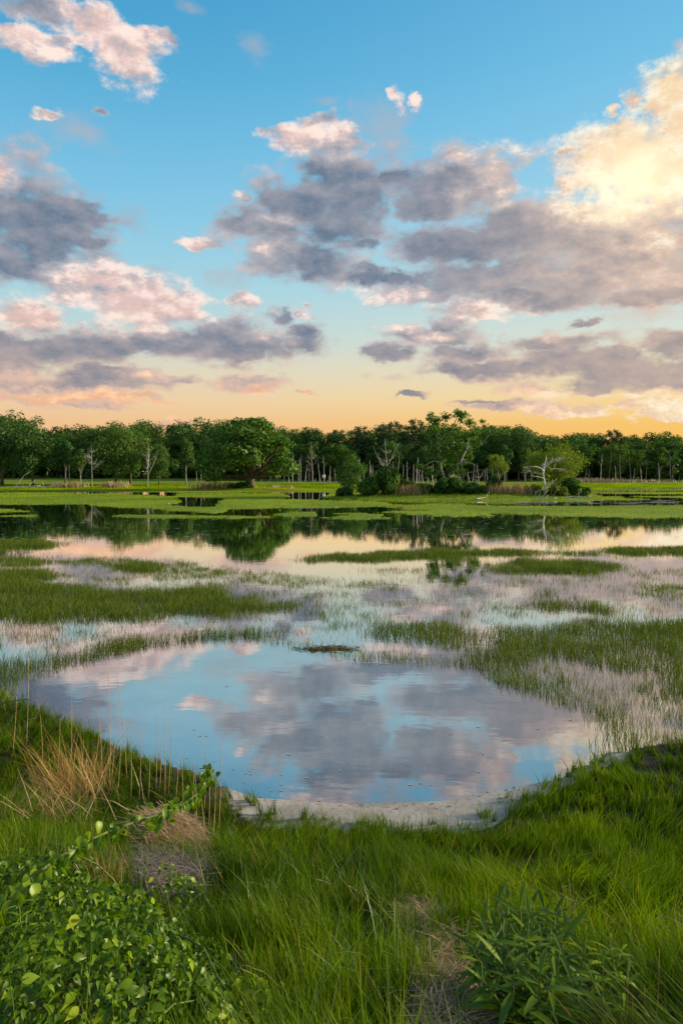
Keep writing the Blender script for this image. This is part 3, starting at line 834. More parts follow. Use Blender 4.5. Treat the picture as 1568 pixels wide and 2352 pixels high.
hh = th[ti] * (0.55 + 0.75 * R.random(n)) * (1 + 0.6 * (R.random(n) < 0.02))
flow = fbm(tx * 0.6 + 3, ty * 0.6 + 8, 2) * 9.0
flow_w = 0.35 + 0.5 * ss(cl, 0.4, 0.7)
ldx = np.cos(oa) * (1 - flow_w[ti]) + np.cos(flow[ti]) * flow_w[ti] + R.normal(0, 0.35, n); ldy = np.sin(oa) * (1 - flow_w[ti]) + np.sin(flow[ti]) * flow_w[ti] + R.normal(0, 0.35, n)
lean = np.clip(0.18 + 6.0 * orr + 0.55 * (ss(cl, 0.4, 0.75) * np.clip(nl, 0, 1))[ti] + R.normal(0, 0.2, n), 0.03, 1.35)
rr = 0.40 + 1.3 * (fbm(x * 0.9, y * 0.9) - 0.5) + 0.45 * (R.random(len(tx))[ti] - 0.5) + 0.35 * (R.random(n) - 0.5)
rr = np.where(R.random(n) < 0.035, 1.0, np.minimum(rr, 0.93))
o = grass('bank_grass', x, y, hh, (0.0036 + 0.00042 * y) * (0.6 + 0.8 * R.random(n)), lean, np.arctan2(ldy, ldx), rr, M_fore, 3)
tag(o, 'long green marsh grass covering the near bank', 'grass', kind='stuff')
print('bank blades', len(x))

# broader, paler meadow grass towards the bottom
x, y = bank_samples(45000)
u, v = UV(x, y)
zz = zt(x, y); vv = V0 + F * (CH - zz) / y
pr = ss(fbm(x * 2.2 + 9, y * 2.2, 2), 0.42, 0.62) * (((vv > 2040) & (u > 330) & (u < 940)) * 0.8 + ((vv > 1950) & (u > 380) & (u < 620)) * 0.25 + 0.012)
keep = (R.random(len(x)) < pr) & ~inpoly(x, y, PATH_XY)
x, y = x[keep], y[keep]
o = grass('meadow_grass', x, y, 0.14 + 0.22 * R.random(len(x)), 0.005 + 0.004 * R.random(len(x)), 0.35 + 0.8 * R.random(len(x)), R.random(len(x)) * 6.28, R.random(len(x)), M_broad, 5, curve=2.0)
tag(o, 'broad pale green meadow grass left of the trodden path', 'grass', kind='stuff')


def straw(name, P, n, mat, hgt=0.05, lo=0.1, hi=0.3, flow=None, lift=0.3, w=0.004):
    """dry stems lying on the ground inside an outline"""
    mn, mx_ = P.min(0), P.max(0)
    x = mn[0] + R.random(n * 3) * (mx_[0] - mn[0]); y = mn[1] + R.random(n * 3) * (mx_[1] - mn[1])
    k = inpoly(x, y, P) & (R.random(n * 3) < 0.15 + ss(polydist(x, y, P), 0.0, 0.2)); x, y = x[k][:n] + R.normal(0, 0.05, k.sum())[:n], y[k][:n] + R.normal(0, 0.07, k.sum())[:n]
    L = lo + (hi - lo) * R.random(len(x)); az = R.random(len(x)) * 6.28 if flow is None else flow + R.normal(0, 0.5, len(x))
    z = zt(x, y) + 0.02 + hgt * R.random(len(x)) if not callable(hgt) else zt(x, y) + hgt(x, y) * (0.3 + 0.7 * R.random(len(x)))
    tilt = R.normal(0, lift, len(x))
    d = np.stack([np.cos(az), np.sin(az), tilt], -1); d /= np.linalg.norm(d, axis=1)[:, None]
    s = np.cross(d, np.array([0, 0, 1.0])); s /= np.linalg.norm(s, axis=1)[:, None]
    c = np.stack([x, y, z], -1); a = c - d * L[:, None] / 2; e = c + d * L[:, None] / 2; mm = c + np.stack([np.zeros(len(x)), np.zeros(len(x)), 0.12 * L], -1)
    W2 = w / 2
    V = np.stack([a - s * W2, a + s * W2, mm - s * W2, mm + s * W2, e], 1)
    o = (np.arange(len(x)) * 5)[:, None]
    rn = np.repeat(R.random(len(x)), 5)
    return mesh_np(name, V.reshape(-1, 3), [o + np.array([[0, 1, 3, 2]]), o + np.array([[2, 3, 4]])], mat, {'rnd': rn, 'tt': np.full(len(rn), 0.5)})


o = link('straw_litter', straw('straw_litter', PATH_XY, 4300, M_straw, 0.04, w=0.005)); tag(o, 'dry straw litter trodden flat along the narrow path', 'straw', kind='stuff')
o = link('dead_thatch', straw('dead_thatch', THATCH_XY, 1900, M_greystraw, 0.07, w=0.005)); tag(o, 'grey brown dead thatch in the gap behind the vines', 'straw', kind='stuff')
mc = MOUND_XY.mean(0)
dome = lambda x, y: 0.30 * np.clip(1 - ((x - mc[0]) / 0.6) ** 2 - ((y - mc[1]) / 0.75) ** 2, 0.1, 1)
me = straw('straw_heap', MOUND_XY, 5200, M_straw, dome, 0.15, 0.4, flow=-0.6, lift=0.35, w=0.006)
o = link('straw_heap', me); tag(o, 'slumped heap of dry reddish brown straw at the foot of the pond bank', 'straw heap')


# ------------------------------------------------------------------ trees
def ordinal(n):
    w = ['', 'first', 'second', 'third', 'fourth', 'fifth', 'sixth', 'seventh', 'eighth', 'ninth', 'tenth', 'eleventh', 'twelfth', 'thirteenth', 'fourteenth', 'fifteenth', 'sixteenth', 'seventeenth', 'eighteenth', 'nineteenth', 'twentieth']
    if n < len(w): return w[n]
    tens = {2: 'twenty', 3: 'thirty', 4: 'forty', 5: 'fifty'}
    return tens[n // 10] + ('-' + w[n % 10] if n % 10 else 'th') if n % 10 else {2: 'twentieth', 3: 'thirtieth', 4: 'fortieth', 5: 'fiftieth'}[n // 10]


def leaf_cloud(name, lobes, n, size, mat, rg, shell=0.5, flat=1.0, up=0.35):
    """leaf clumps spread through the outer part of many lobes"""
    L = np.array(lobes, float)
    wgt = (L[:, 3] * L[:, 4] + L[:, 4] * L[:, 5] + L[:, 3] * L[:, 5]); wgt /= wgt.sum()
    k = rg.choice(len(L), n, p=wgt)
    d = rg.normal(size=(n, 3)); d /= np.linalg.norm(d, axis=1)[:, None]
    r = 1 - shell * rg.random(n) ** 1.6 + rg.normal(0, 0.07, n)
    c = L[k, :3] + d * r[:, None] * L[k, 3:6]
    nrm = d * 1.0 + rg.normal(0, 0.55, (n, 3)) + np.array([0, 0, up]); nrm /= np.linalg.norm(nrm, axis=1)[:, None]
    a = np.cross(nrm, rg.normal(size=(n, 3))); a /= np.linalg.norm(a, axis=1)[:, None] + 1e-9
    b = np.cross(nrm, a)
    s = size * (0.55 + 0.9 * rg.random(n))[:, None]
    V = np.stack([c - a * s * 0.75, c - b * s * 0.42 + nrm * s * 0.12, c + a * s * 0.75, c + b * s * 0.42 + nrm * s * 0.12], 1)
    rn = np.repeat(np.clip(rg.normal(0.45, 0.2, n) + (rg.random(len(L))[k] - 0.5) * 0.35, 0, 1), 4)
    return mesh_np(name, V.reshape(-1, 3), [np.arange(4 * n).reshape(n, 4)], mat, {'rnd': rn})


def limb_path(p0, p1, rg, n=5, wob=0.08, sag=0.0):
    p0 = np.asarray(p0, float); p1 = np.asarray(p1, float); t = np.linspace(0, 1, n)[:, None]
    L = np.linalg.norm(p1 - p0)
    p = p0 + (p1 - p0) * t + rg.normal(0, wob * L / n * 1.6, (n, 3)) * (t * (1.2 - t)) * 2
    p[:, 2] += sag * L * (4 * t * (1 - t))[:, 0]
    return p


def broadleaf(name, seed, H=16.0, wid=0.5, crown0=0.22, nl=34, n=5200, leaf=0.42, mat=None, bark=None, taper=0.0, lobe=0.3, shell=0.55, trunk_r=0.32):
    """a trunk with limbs and a billowy crown; returns the two meshes"""
    rg = np.random.default_rng(seed)
    z0 = H * crown0; cz = (H + z0) / 2; rz = (H - z0) / 2; rx = H * wid / 2
    lobes = []
    for i in range(nl):
        d = rg.normal(size=3); d /= np.linalg.norm(d)
        rr = 0.45 + 0.45 * rg.random()
        s = lobe * (0.5 + 0.8 * rg.random())
        zz = d[2] * rr; k = 1 - taper * max(0, zz)
        lobes.append((d[0] * rx * rr * k, d[1] * rx * rr * k, cz + zz * rz, s * rx * 1.15, s * rx * 1.15, s * rx * 0.95))
    top_z = max(l[2] + 0.85 * l[5] for l in lobes); lobes = [(l[0], l[1], z0 + (l[2] - z0) * (H - z0) / (top_z - z0), l[3], l[4], l[5]) for l in lobes]
    lobes.append((0, 0, cz, rx * 0.6, rx * 0.6, rz * 0.7))
    crown = leaf_cloud(name + '_crown', lobes, n, leaf, mat, rg, shell)
    B = Bag(); top = z0 + (H - z0) * 0.55
    tp = limb_path((0, 0, -0.3), (rg.normal(0, 0.3), rg.normal(0, 0.3), top), rg, 7, 0.05)
    B.tube(tp, np.linspace(trunk_r, trunk_r * 0.3, 7) * np.array([1.5, 1.05, 1, 1, 1, 1, 1]), 7)
    for i in range(9):
        l = lobes[i]; s = tp[rg.integers(2, 6)]
        B.tube(limb_path(s, np.array(l[:3]) * [0.9, 0.9, 1], rg, 5, 0.12, -0.04), np.linspace(trunk_r * 0.42, 0.03, 5), 5)
    return B.mesh(name + '_trunk', bark or M_bark), crown


def pine(name, seed, H=20.0, n=5200):
    rg = np.random.default_rng(seed)
    B = Bag(); tp = limb_path((0, 0, -0.3), (rg.normal(0, 0.2), rg.normal(0, 0.2), H * 0.98), rg, 8, 0.02)
    B.tube(tp, np.linspace(0.28, 0.04, 8), 7)
    lobes = []
    z = H * 0.32
    while z < H * 0.98:
        f = (H - z) / (H * 0.68); R0 = (0.09 + 0.15 * f ** 0.7) * H * (0.55 + 0.8 * rg.random())
        m_ = rg.integers(3, 6); a0 = rg.random() * 6.28
        for j in range(m_):
            a = a0 + j * 6.28 / m_ + rg.normal(0, 0.25); L = R0 * (0.6 + 0.5 * rg.random())
            e = np.array([math.cos(a) * L, math.sin(a) * L, z + 0.18 * L])
            B.tube(limb_path((0, 0, z), e, rg, 4, 0.05, -0.05), np.linspace(0.07, 0.015, 4), 4)
            for q in (0.55, 0.85, 1.0):
                lobes.append((e[0] * q, e[1] * q, z + 0.18 * L * q + 0.1, L * 0.36, L * 0.36, 0.45 + 0.12 * L))
        z += H * (0.03 + 0.035 * rg.random())
    lobes.append((0, 0, H * 0.97, 0.5, 0.5, 0.7))
    return B.mesh(name + '_trunk', M_bark), leaf_cloud(name + '_crown', lobes, n, 0.34, M_pine, rg, 0.8, up=0.8)


def snag(name, seed, H=9.0, r=0.14, branches=5, spread=0.28, mat=None, fork=0, twigs=2, lean=0.04):
    """a dead standing tree: bare tapering stem, broken limbs and twigs"""
    rg = np.random.default_rng(seed); B = Bag()
    top = np.array([rg.normal(0, lean) * H, rg.normal(0, lean) * H, H])
    tp = limb_path((0, 0, -0.3), top, rg, 8, 0.05)
    B.tube(tp, np.linspace(r, r * 0.22, 8), 6)
    for i in range(fork):
        s = tp[2 + i % 2]; a = rg.random() * 6.28
        e = s + np.array([math.cos(a) * H * spread * 0.8, math.sin(a) * H * spread * 0.8, H * (0.45 + 0.25 * rg.random())])
        B.tube(limb_path(s, e, rg, 6, 0.08), np.linspace(r * 0.6, r * 0.15, 6), 5)
    for i in range(branches):
        q = 0.35 + 0.6 * rg.random(); s = tp[0] + (tp[-1] - tp[0]) * q
        s = tp[min(7, int(round(q * 7)))]
        a = rg.random() * 6.28; L = H * spread * (0.4 + 0.8 * rg.random()) * (1.15 - q)
        e = s + np.array([math.cos(a) * L, math.sin(a) * L, L * (0.35 + 0.8 * rg.random())])
        bp = limb_path(s, e, rg, 5, 0.14)
        B.tube(bp, np.linspace(r * 0.38, r * 0.08, 5), 5)
        for j in range(twigs):
            s2 = bp[rg.integers(1, 4)]; e2 = s2 + (e - s) * 0.35 + rg.normal(0, 0.22 * L + 0.05, 3)
            B.tube(limb_path(s2, e2, rg, 4, 0.15), np.linspace(r * 0.16, r * 0.05, 4), 4)
    return B.mesh(name, mat or M_dead)


def at(u, d):
    x = (u - U0) / F * d
    return np.array([x, d, float(zt(np.array([x]), np.array([d]))[0])])


def tree(name, proto, protoH, u, d, vtop, label, group=None, wide=1.0, rz=None, vbase=None, cat='tree'):
    p = at(u, d); H = CH + (V0 - vtop) / F * d - p[2]; s = H / protoH
    o = empty(name, p, random.random() * 6.28 if rz is None else rz, (s * wide, s * wide, s))
    for nm, me in zip(('trunk', 'crown'), proto):
        link(nm, me, o)
    return tag(o, label, cat, group)


PR = {
    'round': [broadleaf('round_a', 21, wid=0.85, crown0=0.10, mat=M_green, nl=60, n=6500, lobe=0.26, leaf=0.36), broadleaf('round_b', 22, wid=0.78, crown0=0.12, mat=M_green, nl=54, n=6000, lobe=0.27, leaf=0.36), broadleaf('round_c', 23, wid=0.95, crown0=0.08, mat=M_green, nl=66, n=7000, lobe=0.24, leaf=0.36)],
    'dark': [broadleaf('dark_a', 31, wid=0.7, crown0=0.12, mat=M_dark, nl=50, n=6000, lobe=0.27, leaf=0.36), broadleaf('dark_b', 32, wid=0.8, crown0=0.10, mat=M_dark, nl=60, n=6500, lobe=0.26, leaf=0.36)],
    'tall': [broadleaf('tall_a', 41, wid=0.40, crown0=0.3, mat=M_green, n=4200, bark=M_grey, lobe=0.36), broadleaf('tall_b', 42, wid=0.36, crown0=0.34, mat=M_dark, n=3800, bark=M_grey, lobe=0.38)],
    'thin': [broadleaf('thin_a', 51, wid=0.45, crown0=0.32, mat=M_green, n=2300, bark=M_grey, lobe=0.3, nl=26, shell=0.8), broadleaf('thin_b', 52, wid=0.5, crown0=0.36, mat=M_dark, n=2100, bark=M_grey, lobe=0.3, nl=22, shell=0.8)],
    'wall': [broadleaf('wall_a', 45, wid=0.62, crown0=0.0, mat=M_dark, n=7000, nl=60, lobe=0.27, leaf=0.38), broadleaf('wall_b', 46, wid=0.7, crown0=0.0, mat=M_green, n=7000, nl=60, lobe=0.27, leaf=0.38)],
    'pine': [pine('pine_a', 61), pine('pine_b', 62)],
    'lime': [broadleaf('lime_a', 71, wid=0.8, crown0=0.2, mat=M_lime, n=4200, nl=36)],
}
DESC = {'wall': 'tree leafy to the ground', 'round': 'broad rounded green tree', 'dark': 'dense dark green tree', 'tall': 'tall narrow grey-trunked tree', 'thin': 'thin-crowned grey-trunked tree', 'pine': 'dark pine with layered branches', 'lime': 'small yellow-green tree'}
NAME = {'wall': 'broadleaf_tree', 'round': 'broadleaf_tree', 'dark': 'broadleaf_tree', 'tall': 'slender_tree', 'thin': 'slender_tree', 'pine': 'pine_tree', 'lime': 'young_tree'}
# skyline of the wood: (U, V of the top)
SKY = ([-400, -100, 0, 60, 110, 170, 230, 280, 350, 400, 480, 540, 650, 720, 780, 830, 880, 950, 1040, 1110, 1190, 1225, 1300, 1350, 1385, 1415, 1450, 1500, 1568, 1800, 2000],
       [960, 955, 955, 968, 988, 978, 974, 974, 980, 974, 970, 972, 984, 992, 992, 986, 986, 980, 985, 984, 980, 1000, 1000, 998, 1010, 1000, 1006, 1004, 1002, 1000, 1000])
rows = [('rear row', 272, -330, 1900, 50, 0.0, ['wall', 'dark', 'wall', 'round', 'pine']), ('middle row', 248, -300, 1880, 52, 12.0, ['round', 'dark', 'wall', 'wall', 'dark']), ('front row', 224, -250, 1850, 44, 42.0, ['wall', 'thin', 'wall', 'wall', 'tall'])]
for rname, d, ua, ub, step, drop, kinds in rows:
    us = np.arange(ua, ub, step); i = 0
    spots = []
    for u in us:
        u2 = u + random.uniform(-0.3, 0.3) * step
        if rname == 'front row' and (u2 < 470):
            continue
        vt = np.interp(u2, *SKY) - 5 + drop * random.uniform(0.5, 1.5) + random.uniform(-11, 7)
        kd = kinds[random.randrange(len(kinds))]
        if rname == 'front row' and u2 > 1200: kd = random.choice(['thin', 'wall', 'tall', 'wall'])
        if rname == 'rear row' and u2 < 700 and kd == 'pine': kd = 'dark'
        spots.append((u2, d + random.uniform(-6, 6), vt, kd))
    for k, (u2, dd, vt, kd) in enumerate(spots):
        inside_k = [s for s in spots if -20 < s[0] <= u2]
        if -20 < u2 < 1600: where = '%s from the left edge' % ordinal(max(1, len(inside_k)))
        else: where = '%s beyond the %s edge' % (ordinal(1 + len([s for s in spots if (u2 < s[0] <= -20 if u2 < 0 else 1600 <= s[0] < u2)])), 'left' if u2 < 0 else 'right')
        if kd == 'pine': vt -= 6
        tree(NAME[kd], random.choice(PR[kd]), 20.0 if kd == 'pine' else 16.0, u2, dd, vt, '%s, far wood, %s, %s' % (DESC[kd], rname, where), 'trees of the far wood', wide={'wall': 1.25, 'round': 1.2, 'dark': 1.25, 'tall': 1.3, 'thin': 1.25, 'pine': 1.0, 'lime': 1}[kd])

# trees that stand out, in front of the wood
STAND = [
    ('dark', 5, 176, 938, 1.1, 'tallest dark tree at the left edge, reaching above the skyline'),
    ('dark', -70, 180, 942, 1.1, 'dark tree just past the left edge of the view'),
    ('dark', 75, 172, 970, 0.9, 'dark leaning tree right of the tallest left-edge tree'),
    ('thin', 150, 185, 1008, 0.9, 'thin-crowned pale tree left of the first white dead tree'),
    ('round', 265, 178, 970, 0.95, 'big rounded tree between the two white dead trees'),
    ('round', 300, 184, 975, 0.9, 'rounded green tree behind the forked white dead tree'),
    ('round', 365, 180, 1012, 0.85, 'lower rounded tree right of the forked white dead tree'),
    ('tall', 428, 176, 1006, 0.8, 'narrow dark tree standing left of the big oak'),
    ('thin', 185, 195, 1030, 0.9, 'small pale green tree under the left skyline'),
    ('thin', 1160, 215, 1020, 0.9, 'grey-green tree behind the right end of the islet'),
    ('lime', 1145, 200, 1042, 1.0, 'small yellow-green tree behind the islet'),
    ('thin', 1205, 212, 1028, 0.8, 'slim open-crowned tree left of the bleached dead tree'),
    ('pine', 1410, 236, 984, 1.15, 'flat-topped pine breaking the skyline at right'),
    ('pine', 955, 240, 960, 1.0, 'tall dark pine on the skyline left of the islet tree'),
    ('pine', 885, 245, 972, 1.0, 'pine on the skyline above the white birch'),
    ('pine', 828, 248, 976, 1.0, 'pine on the skyline right of the oak'),
    ('pine', 715, 250, 980, 1.0, 'pine tip on the skyline next to the oak crown'),
    ('pine', 775, 252, 984, 0.9, 'small pine tip on the skyline between two larger pines'),
    ('dark', 1190, 225, 974, 0.9, 'high dome-shaped dark tree right of the islet tree'),
    ('dark', 1130, 228, 978, 0.9, 'dark dome-shaped tree touching the islet tree on its right'),
    ('dark', 1325, 230, 993, 1.0, 'dark umbrella-shaped tree left of the flat-topped pine'),
]
for kd, u, d, vt, wd, lb in STAND:
    tree(NAME[kd], random.choice(PR[kd]), 20.0 if kd == 'pine' else 16.0, u, d, vt, lb, 'trees on the far shore', wide=wd)

# the big oak: low spreading dome on a short stout trunk
rg = np.random.default_rng(88)
H = 15.2; lobes = []
for i in range(88):
    th = rg.random() * 6.28; f = rg.random() ** 0.75
    rr = 9.0 * math.sqrt(max(0.02, 1 - f ** 2.4)) * (0.62 + 0.38 * rg.random())
    s = 0.7 + 1.5 * rg.random() ** 1.5
    lobes.append((math.cos(th) * rr, math.sin(th) * rr, 2.1 + f * (H - 3.4), s * 1.15, s * 1.15, s * 0.85))
for i in range(14):
    lobes.append((rg.normal(0, 3.0), rg.normal(0, 2.6), rg.uniform(5, 11), 2.2, 2.2, 1.8))
oak = empty('oak_tree', at(574, 150), 0.0, (1.28, 1.15, 1.0))
link('crown', leaf_cloud('oak_crown', lobes, 15000, 0.42, M_oak, rg, 0.6), oak)
B = Bag(); B.tube([(0, 0, -0.4), (0, 0, 0.4), (0.05, 0, 1.6), (0.1, 0, 2.6)], [1.25, 0.85, 0.75, 0.8], 10)
for i in range(13):
    l = lobes[i * 4]; B.tube(limb_path((0.1, 0, 2.2), l[:3], rg, 7, 0.12, -0.05), np.linspace(0.42, 0.06, 7), 6)
link('trunk', B.mesh('oak_trunk', M_bark), oak)
tag(oak, 'big spreading oak with a low dome crown standing on the far shore', 'tree')

# dead white trees that stand apart
DEAD = [
    (212, 170, 1026, 'bare white dead tree with many short twigs, left of centre wood', dict(branches=22, spread=0.36, r=0.12, twigs=5)),
    (340, 168, 1020, 'forked white dead tree with a V-shaped top', dict(branches=12, spread=0.30, r=0.12, fork=3, twigs=4)),
    (160, 172, 1068, 'ivy-grey dead stem beside the thin-crowned pale tree', dict(branches=4, r=0.2, mat=M_grey)),
    (888, 150, 1006, 'tall white dead birch with raised limbs behind the islet bush', dict(branches=10, spread=0.30, r=0.12, fork=3, twigs=4)),
    (718, 205, 1018, 'bare grey tree with a fan of twigs right of the oak', dict(branches=18, spread=0.34, r=0.25, twigs=4, mat=M_grey)),
    (1075, 120, 1082, 'dead leaning limb tree at the right end of the islet', dict(branches=5, spread=0.5, r=0.12, lean=0.35)),
]
for i, (u, d, vt, lb, kw) in enumerate(DEAD):
    p = at(u, d); Hh = CH + (V0 - vt) / F * d - p[2]
    tag(link('dead_tree', snag('dead_tree', 300 + i, Hh, **kw), None, p), lb, 'dead tree', 'dead trees along the far shore')

# clusters of bare dead trunks
protos = [snag('bare_trunk', 400 + i, 8.0, r=0.13, branches=[1, 2, 4, 0, 3, 5][i], spread=0.22, twigs=1, mat=[M_dead, M_dead, M_dead, M_dead, M_grey, M_grey][i]) for i in range(6)]


def trunks(spots, phrase, group, kinds=(0, 1, 2, 3)):
    spots = sorted(spots)
    for k, (u, d, vt) in enumerate(spots):
        p = at(u, d); Hh = CH + (V0 - vt) / F * d - p[2]; s = Hh / 8.0
        o = link('bare_snag', protos[kinds[k % len(kinds)]], None, p); o.rotation_euler = (random.gauss(0, 0.04), random.gauss(0, 0.05), random.random() * 6.28)
        w = 0.75 + 0.4 * random.random(); o.scale = (w, w, s)
        tag(o, 'bare dead tree %s, %s from the left' % (phrase, ordinal(k + 1)), 'dead tree', group)


trunks([(880, 190, 1052), (900, 195, 1060), (912, 192, 1045), (925, 198, 1066), (934, 193, 1058), (815, 200, 1064), (826, 197, 1050)], 'in the middle of the wood edge', 'dead trunks at the middle of the wood edge')
trunks([(663, 196, 1050), (672, 200, 1040), (685, 196, 1052), (690, 203, 1044), (700, 198, 1066), (735, 200, 1062), (745, 197, 1045), (757, 204, 1070), (770, 200, 1076)], 'in the group right of the oak', 'dead trunks right of the oak')
trunks([(452, 200, 1080), (462, 204, 1064), (468, 198, 1072), (478, 206, 1085)], 'in the group left of the oak', 'dead trunks left of the oak')
trunks([(836, 190, 1060), (848, 182, 1056), (853, 186, 1072), (858, 180, 1068), (862, 190, 1080)], 'in the group left of the islet bush', 'dead trunks left of the islet bush')
trunks([(948, 112, 1066), (953, 110, 1050), (958, 113, 1078), (963, 111, 1090), (975, 114, 1074), (985, 112, 1084), (990, 115, 1062), (995, 112, 1070), (1000, 116, 1088), (940, 115, 1096)], 'in the pale cluster under the tall islet tree', 'dead trunks under the islet tree')
trunks([(1040 + 9 * i + random.uniform(-3, 3), 186 + random.uniform(-6, 8), random.uniform(1062, 1085)) for i in range(14)], 'in the row behind the islet', 'dead trunks behind the islet', (3, 4, 0, 5, 1))
trunks([(1222 + 17 * i + random.uniform(-15, 15), 214 + random.uniform(-8, 10), random.uniform(1030, 1092)) for i in range(21)], 'along the edge of the right-hand wood', 'bare trunks of the right-hand wood', (4, 5, 4, 2, 5, 1))
trunks([(600 + 17 * i + random.uniform(-5, 5), 215 + random.uniform(-11, 7), random.uniform(1092, 1103)) for i in range(10)], 'among the low white stumps at the wood edge', 'white stumps at the wood edge', (3, 0))

# undergrowth along the edge of the wood
bush_lobes = lambda rg, w, h, n: [(rg.uniform(-w, w) * 0.75, rg.uniform(-0.5, 0.5) * w, h * (0.2 + 0.55 * rg.random()), w * 0.32, w * 0.3, h * 0.33) for _ in range(n)]
BUSH = {}
for k, (mt, sd) in {'green': (M_green, 1), 'dark': (M_dark, 2), 'lime': (M_lime, 3), 'oak': (M_oak, 4)}.items():
    rg = np.random.default_rng(700 + sd)
    lb = bush_lobes(rg, 2.0, 3.0, 16)
    B = Bag()
    for l in lb[:7]:
        B.tube(limb_path((0, 0, -0.2), l[:3], rg, 4, 0.1), np.linspace(0.06, 0.015, 4), 5)
    BUSH[k] = (B.mesh(k + '_bush_stems', M_bark), leaf_cloud(k + '_bush', lb, 3600, 0.26, mt, rg, 0.6))


def bush(kind, u, d, w, h, label, group=None, dz=0.0):
    o = empty('shrub', at(u, d) + np.array([0, 0, dz]), random.random() * 6.28, (w / 4.0, w / 4.0, h / 3.0))
    link('stems', BUSH[kind][0], o); link('foliage', BUSH[kind][1], o)
    return tag(o, label, 'shrub', group)


for k, u in enumerate(range(-60, 1660, 66)):
    bush(random.choice(['green', 'dark', 'dark']), u + random.uniform(-15, 15), 240 + random.uniform(-8, 14), random.uniform(12, 17), random.uniform(6, 10), 'undergrowth bush at the foot of the far wood, %s from the left edge' % ordinal(k + 1), 'undergrowth of the far wood')

# the islet's growth
rg = np.random.default_rng(123)


def islet_tree():
    """tall open tree: twisting grey limbs, broken crown"""
    o = empty('islet_tree', at(1030, 104))
    B = Bag(); limbs = []
    def px(u, v, dy=0.0):
        d = 104.0; return np.array([(u - 1030) / F * d, dy, CH + (V0 - v) / F * d - o.location.z])
    def limb(pts, r0, r1, dys=None):
        p = np.array([px(u, v, (dys[i] if dys else 0)) for i, (u, v) in enumerate(pts)])
        n = len(p) * 3; tt = np.linspace(0, 1, len(p)); t2 = np.linspace(0, 1, n)
        q = np.stack([np.interp(t2, tt, p[:, k]) for k in range(3)], -1) + rg.normal(0, 0.04, (n, 3))
        B.tube(q, np.linspace(r0, r1, n), 6); limbs.append(q)
    limb([(1030, 1135), (1024, 1110), (1012, 1075), (1008, 1060), (1012, 1030), (1004, 1000), (1006, 975)], 0.28, 0.06, [0, 0, 0, .3, .8, 1.2, 1.5])
    limb([(1030, 1135), (1034, 1105), (1030, 1090), (1036, 1070), (1055, 1065), (1070, 1062), (1085, 1068)], 0.24, 0.05, [0, -.2, -.4, -.8, -1.2, -1.5, -1.5])
    limb([(1012, 1065), (995, 1058), (975, 1068), (960, 1072)], 0.12, 0.03, [0, -.5, -1, -1.4])
    limb([(1052, 1066), (1068, 1035), (1076, 1010), (1088, 985), (1098, 968)], 0.18, 0.04, [-1, -.6, 0, .6, 1])
    limb([(1068, 1035), (1090, 1030), (1108, 1012), (1116, 1000)], 0.10, 0.03, [-.6, -1.4, -1.8, -2])
    limb([(1012, 1030), (1030, 1000), (1044, 970), (1050, 955)], 0.14, 0.04, [.8, .3, 0, -.4])
    limb([(1006, 985), (998, 968), (992, 960)], 0.08, 0.02, [1.2, 1.0, .8])
    limb([(1040, 1095), (1100, 1078), (1120, 1088)], 0.07, 0.02, [-.4, -1.5, -2])
    link('trunk', B.mesh('islet_tree_trunk', M_grey), o)
    lobes = []
    for (u, v, r) in [(1000, 965, 1.1), (1020, 958, 1.0), (1048, 950, .9), (1062, 955, .9), (1085, 968, 1.0), (1098, 985, 1.0), (985, 990, 1.0), (1005, 1000, 1.3), (1028, 990, 1.5), (1055, 985, 1.4), (1078, 1000, 1.2), (1000, 1030, 1.4), (1022, 1025, 1.5),
                      (1045, 1020, 1.4), (1070, 1030, 1.3), (1090, 1020, .9), (990, 1050, 1.2), (1010, 1060, 1.2), (1040, 1050, 1.3), (1065, 1055, 1.1), (1085, 1050, .9), (1000, 1085, 1.0), (1060, 1085, 1.0), (1035, 1075, 1.0), (975, 1075, .7)]:
        p = px(u, v, rg.normal(0, 1.6)); lobes.append((p[0], p[1], p[2], r, r, r * 0.8))
    for k in range(14):
        q = limbs[rg.integers(0, len(limbs))]; p = q[-1] + rg.normal(0, 0.5, 3); lobes.append((p[0], p[1], p[2], .6, .6, .5))
    link('crown', leaf_cloud('islet_tree_crown', lobes, 7200, 0.24, M_oak, rg, 0.9), o)
    return tag(o, 'tall open-crowned tree with twisting bare limbs on the islet', 'tree')


islet_tree()
tree('lime_tree', broadleaf('lime_b', 72, H=16, wid=1.15, crown0=0.1, mat=M_lime, n=8500, nl=60, lobe=0.24, leaf=0.36), 16.0, 1275, 106, 1013, 'rounded yellow-green tree behind the bleached dead tree', rz=0.4)
tree('willow_tree', broadleaf('willow', 73, H=16, wid=0.85, crown0=0.04, mat=M_oak, n=6500, nl=60, lobe=0.25, leaf=0.4, taper=0.3, bark=M_grey), 16.0, 805, 107, 1040, 'rounded young tree at the left end of the islet', rz=1.0)


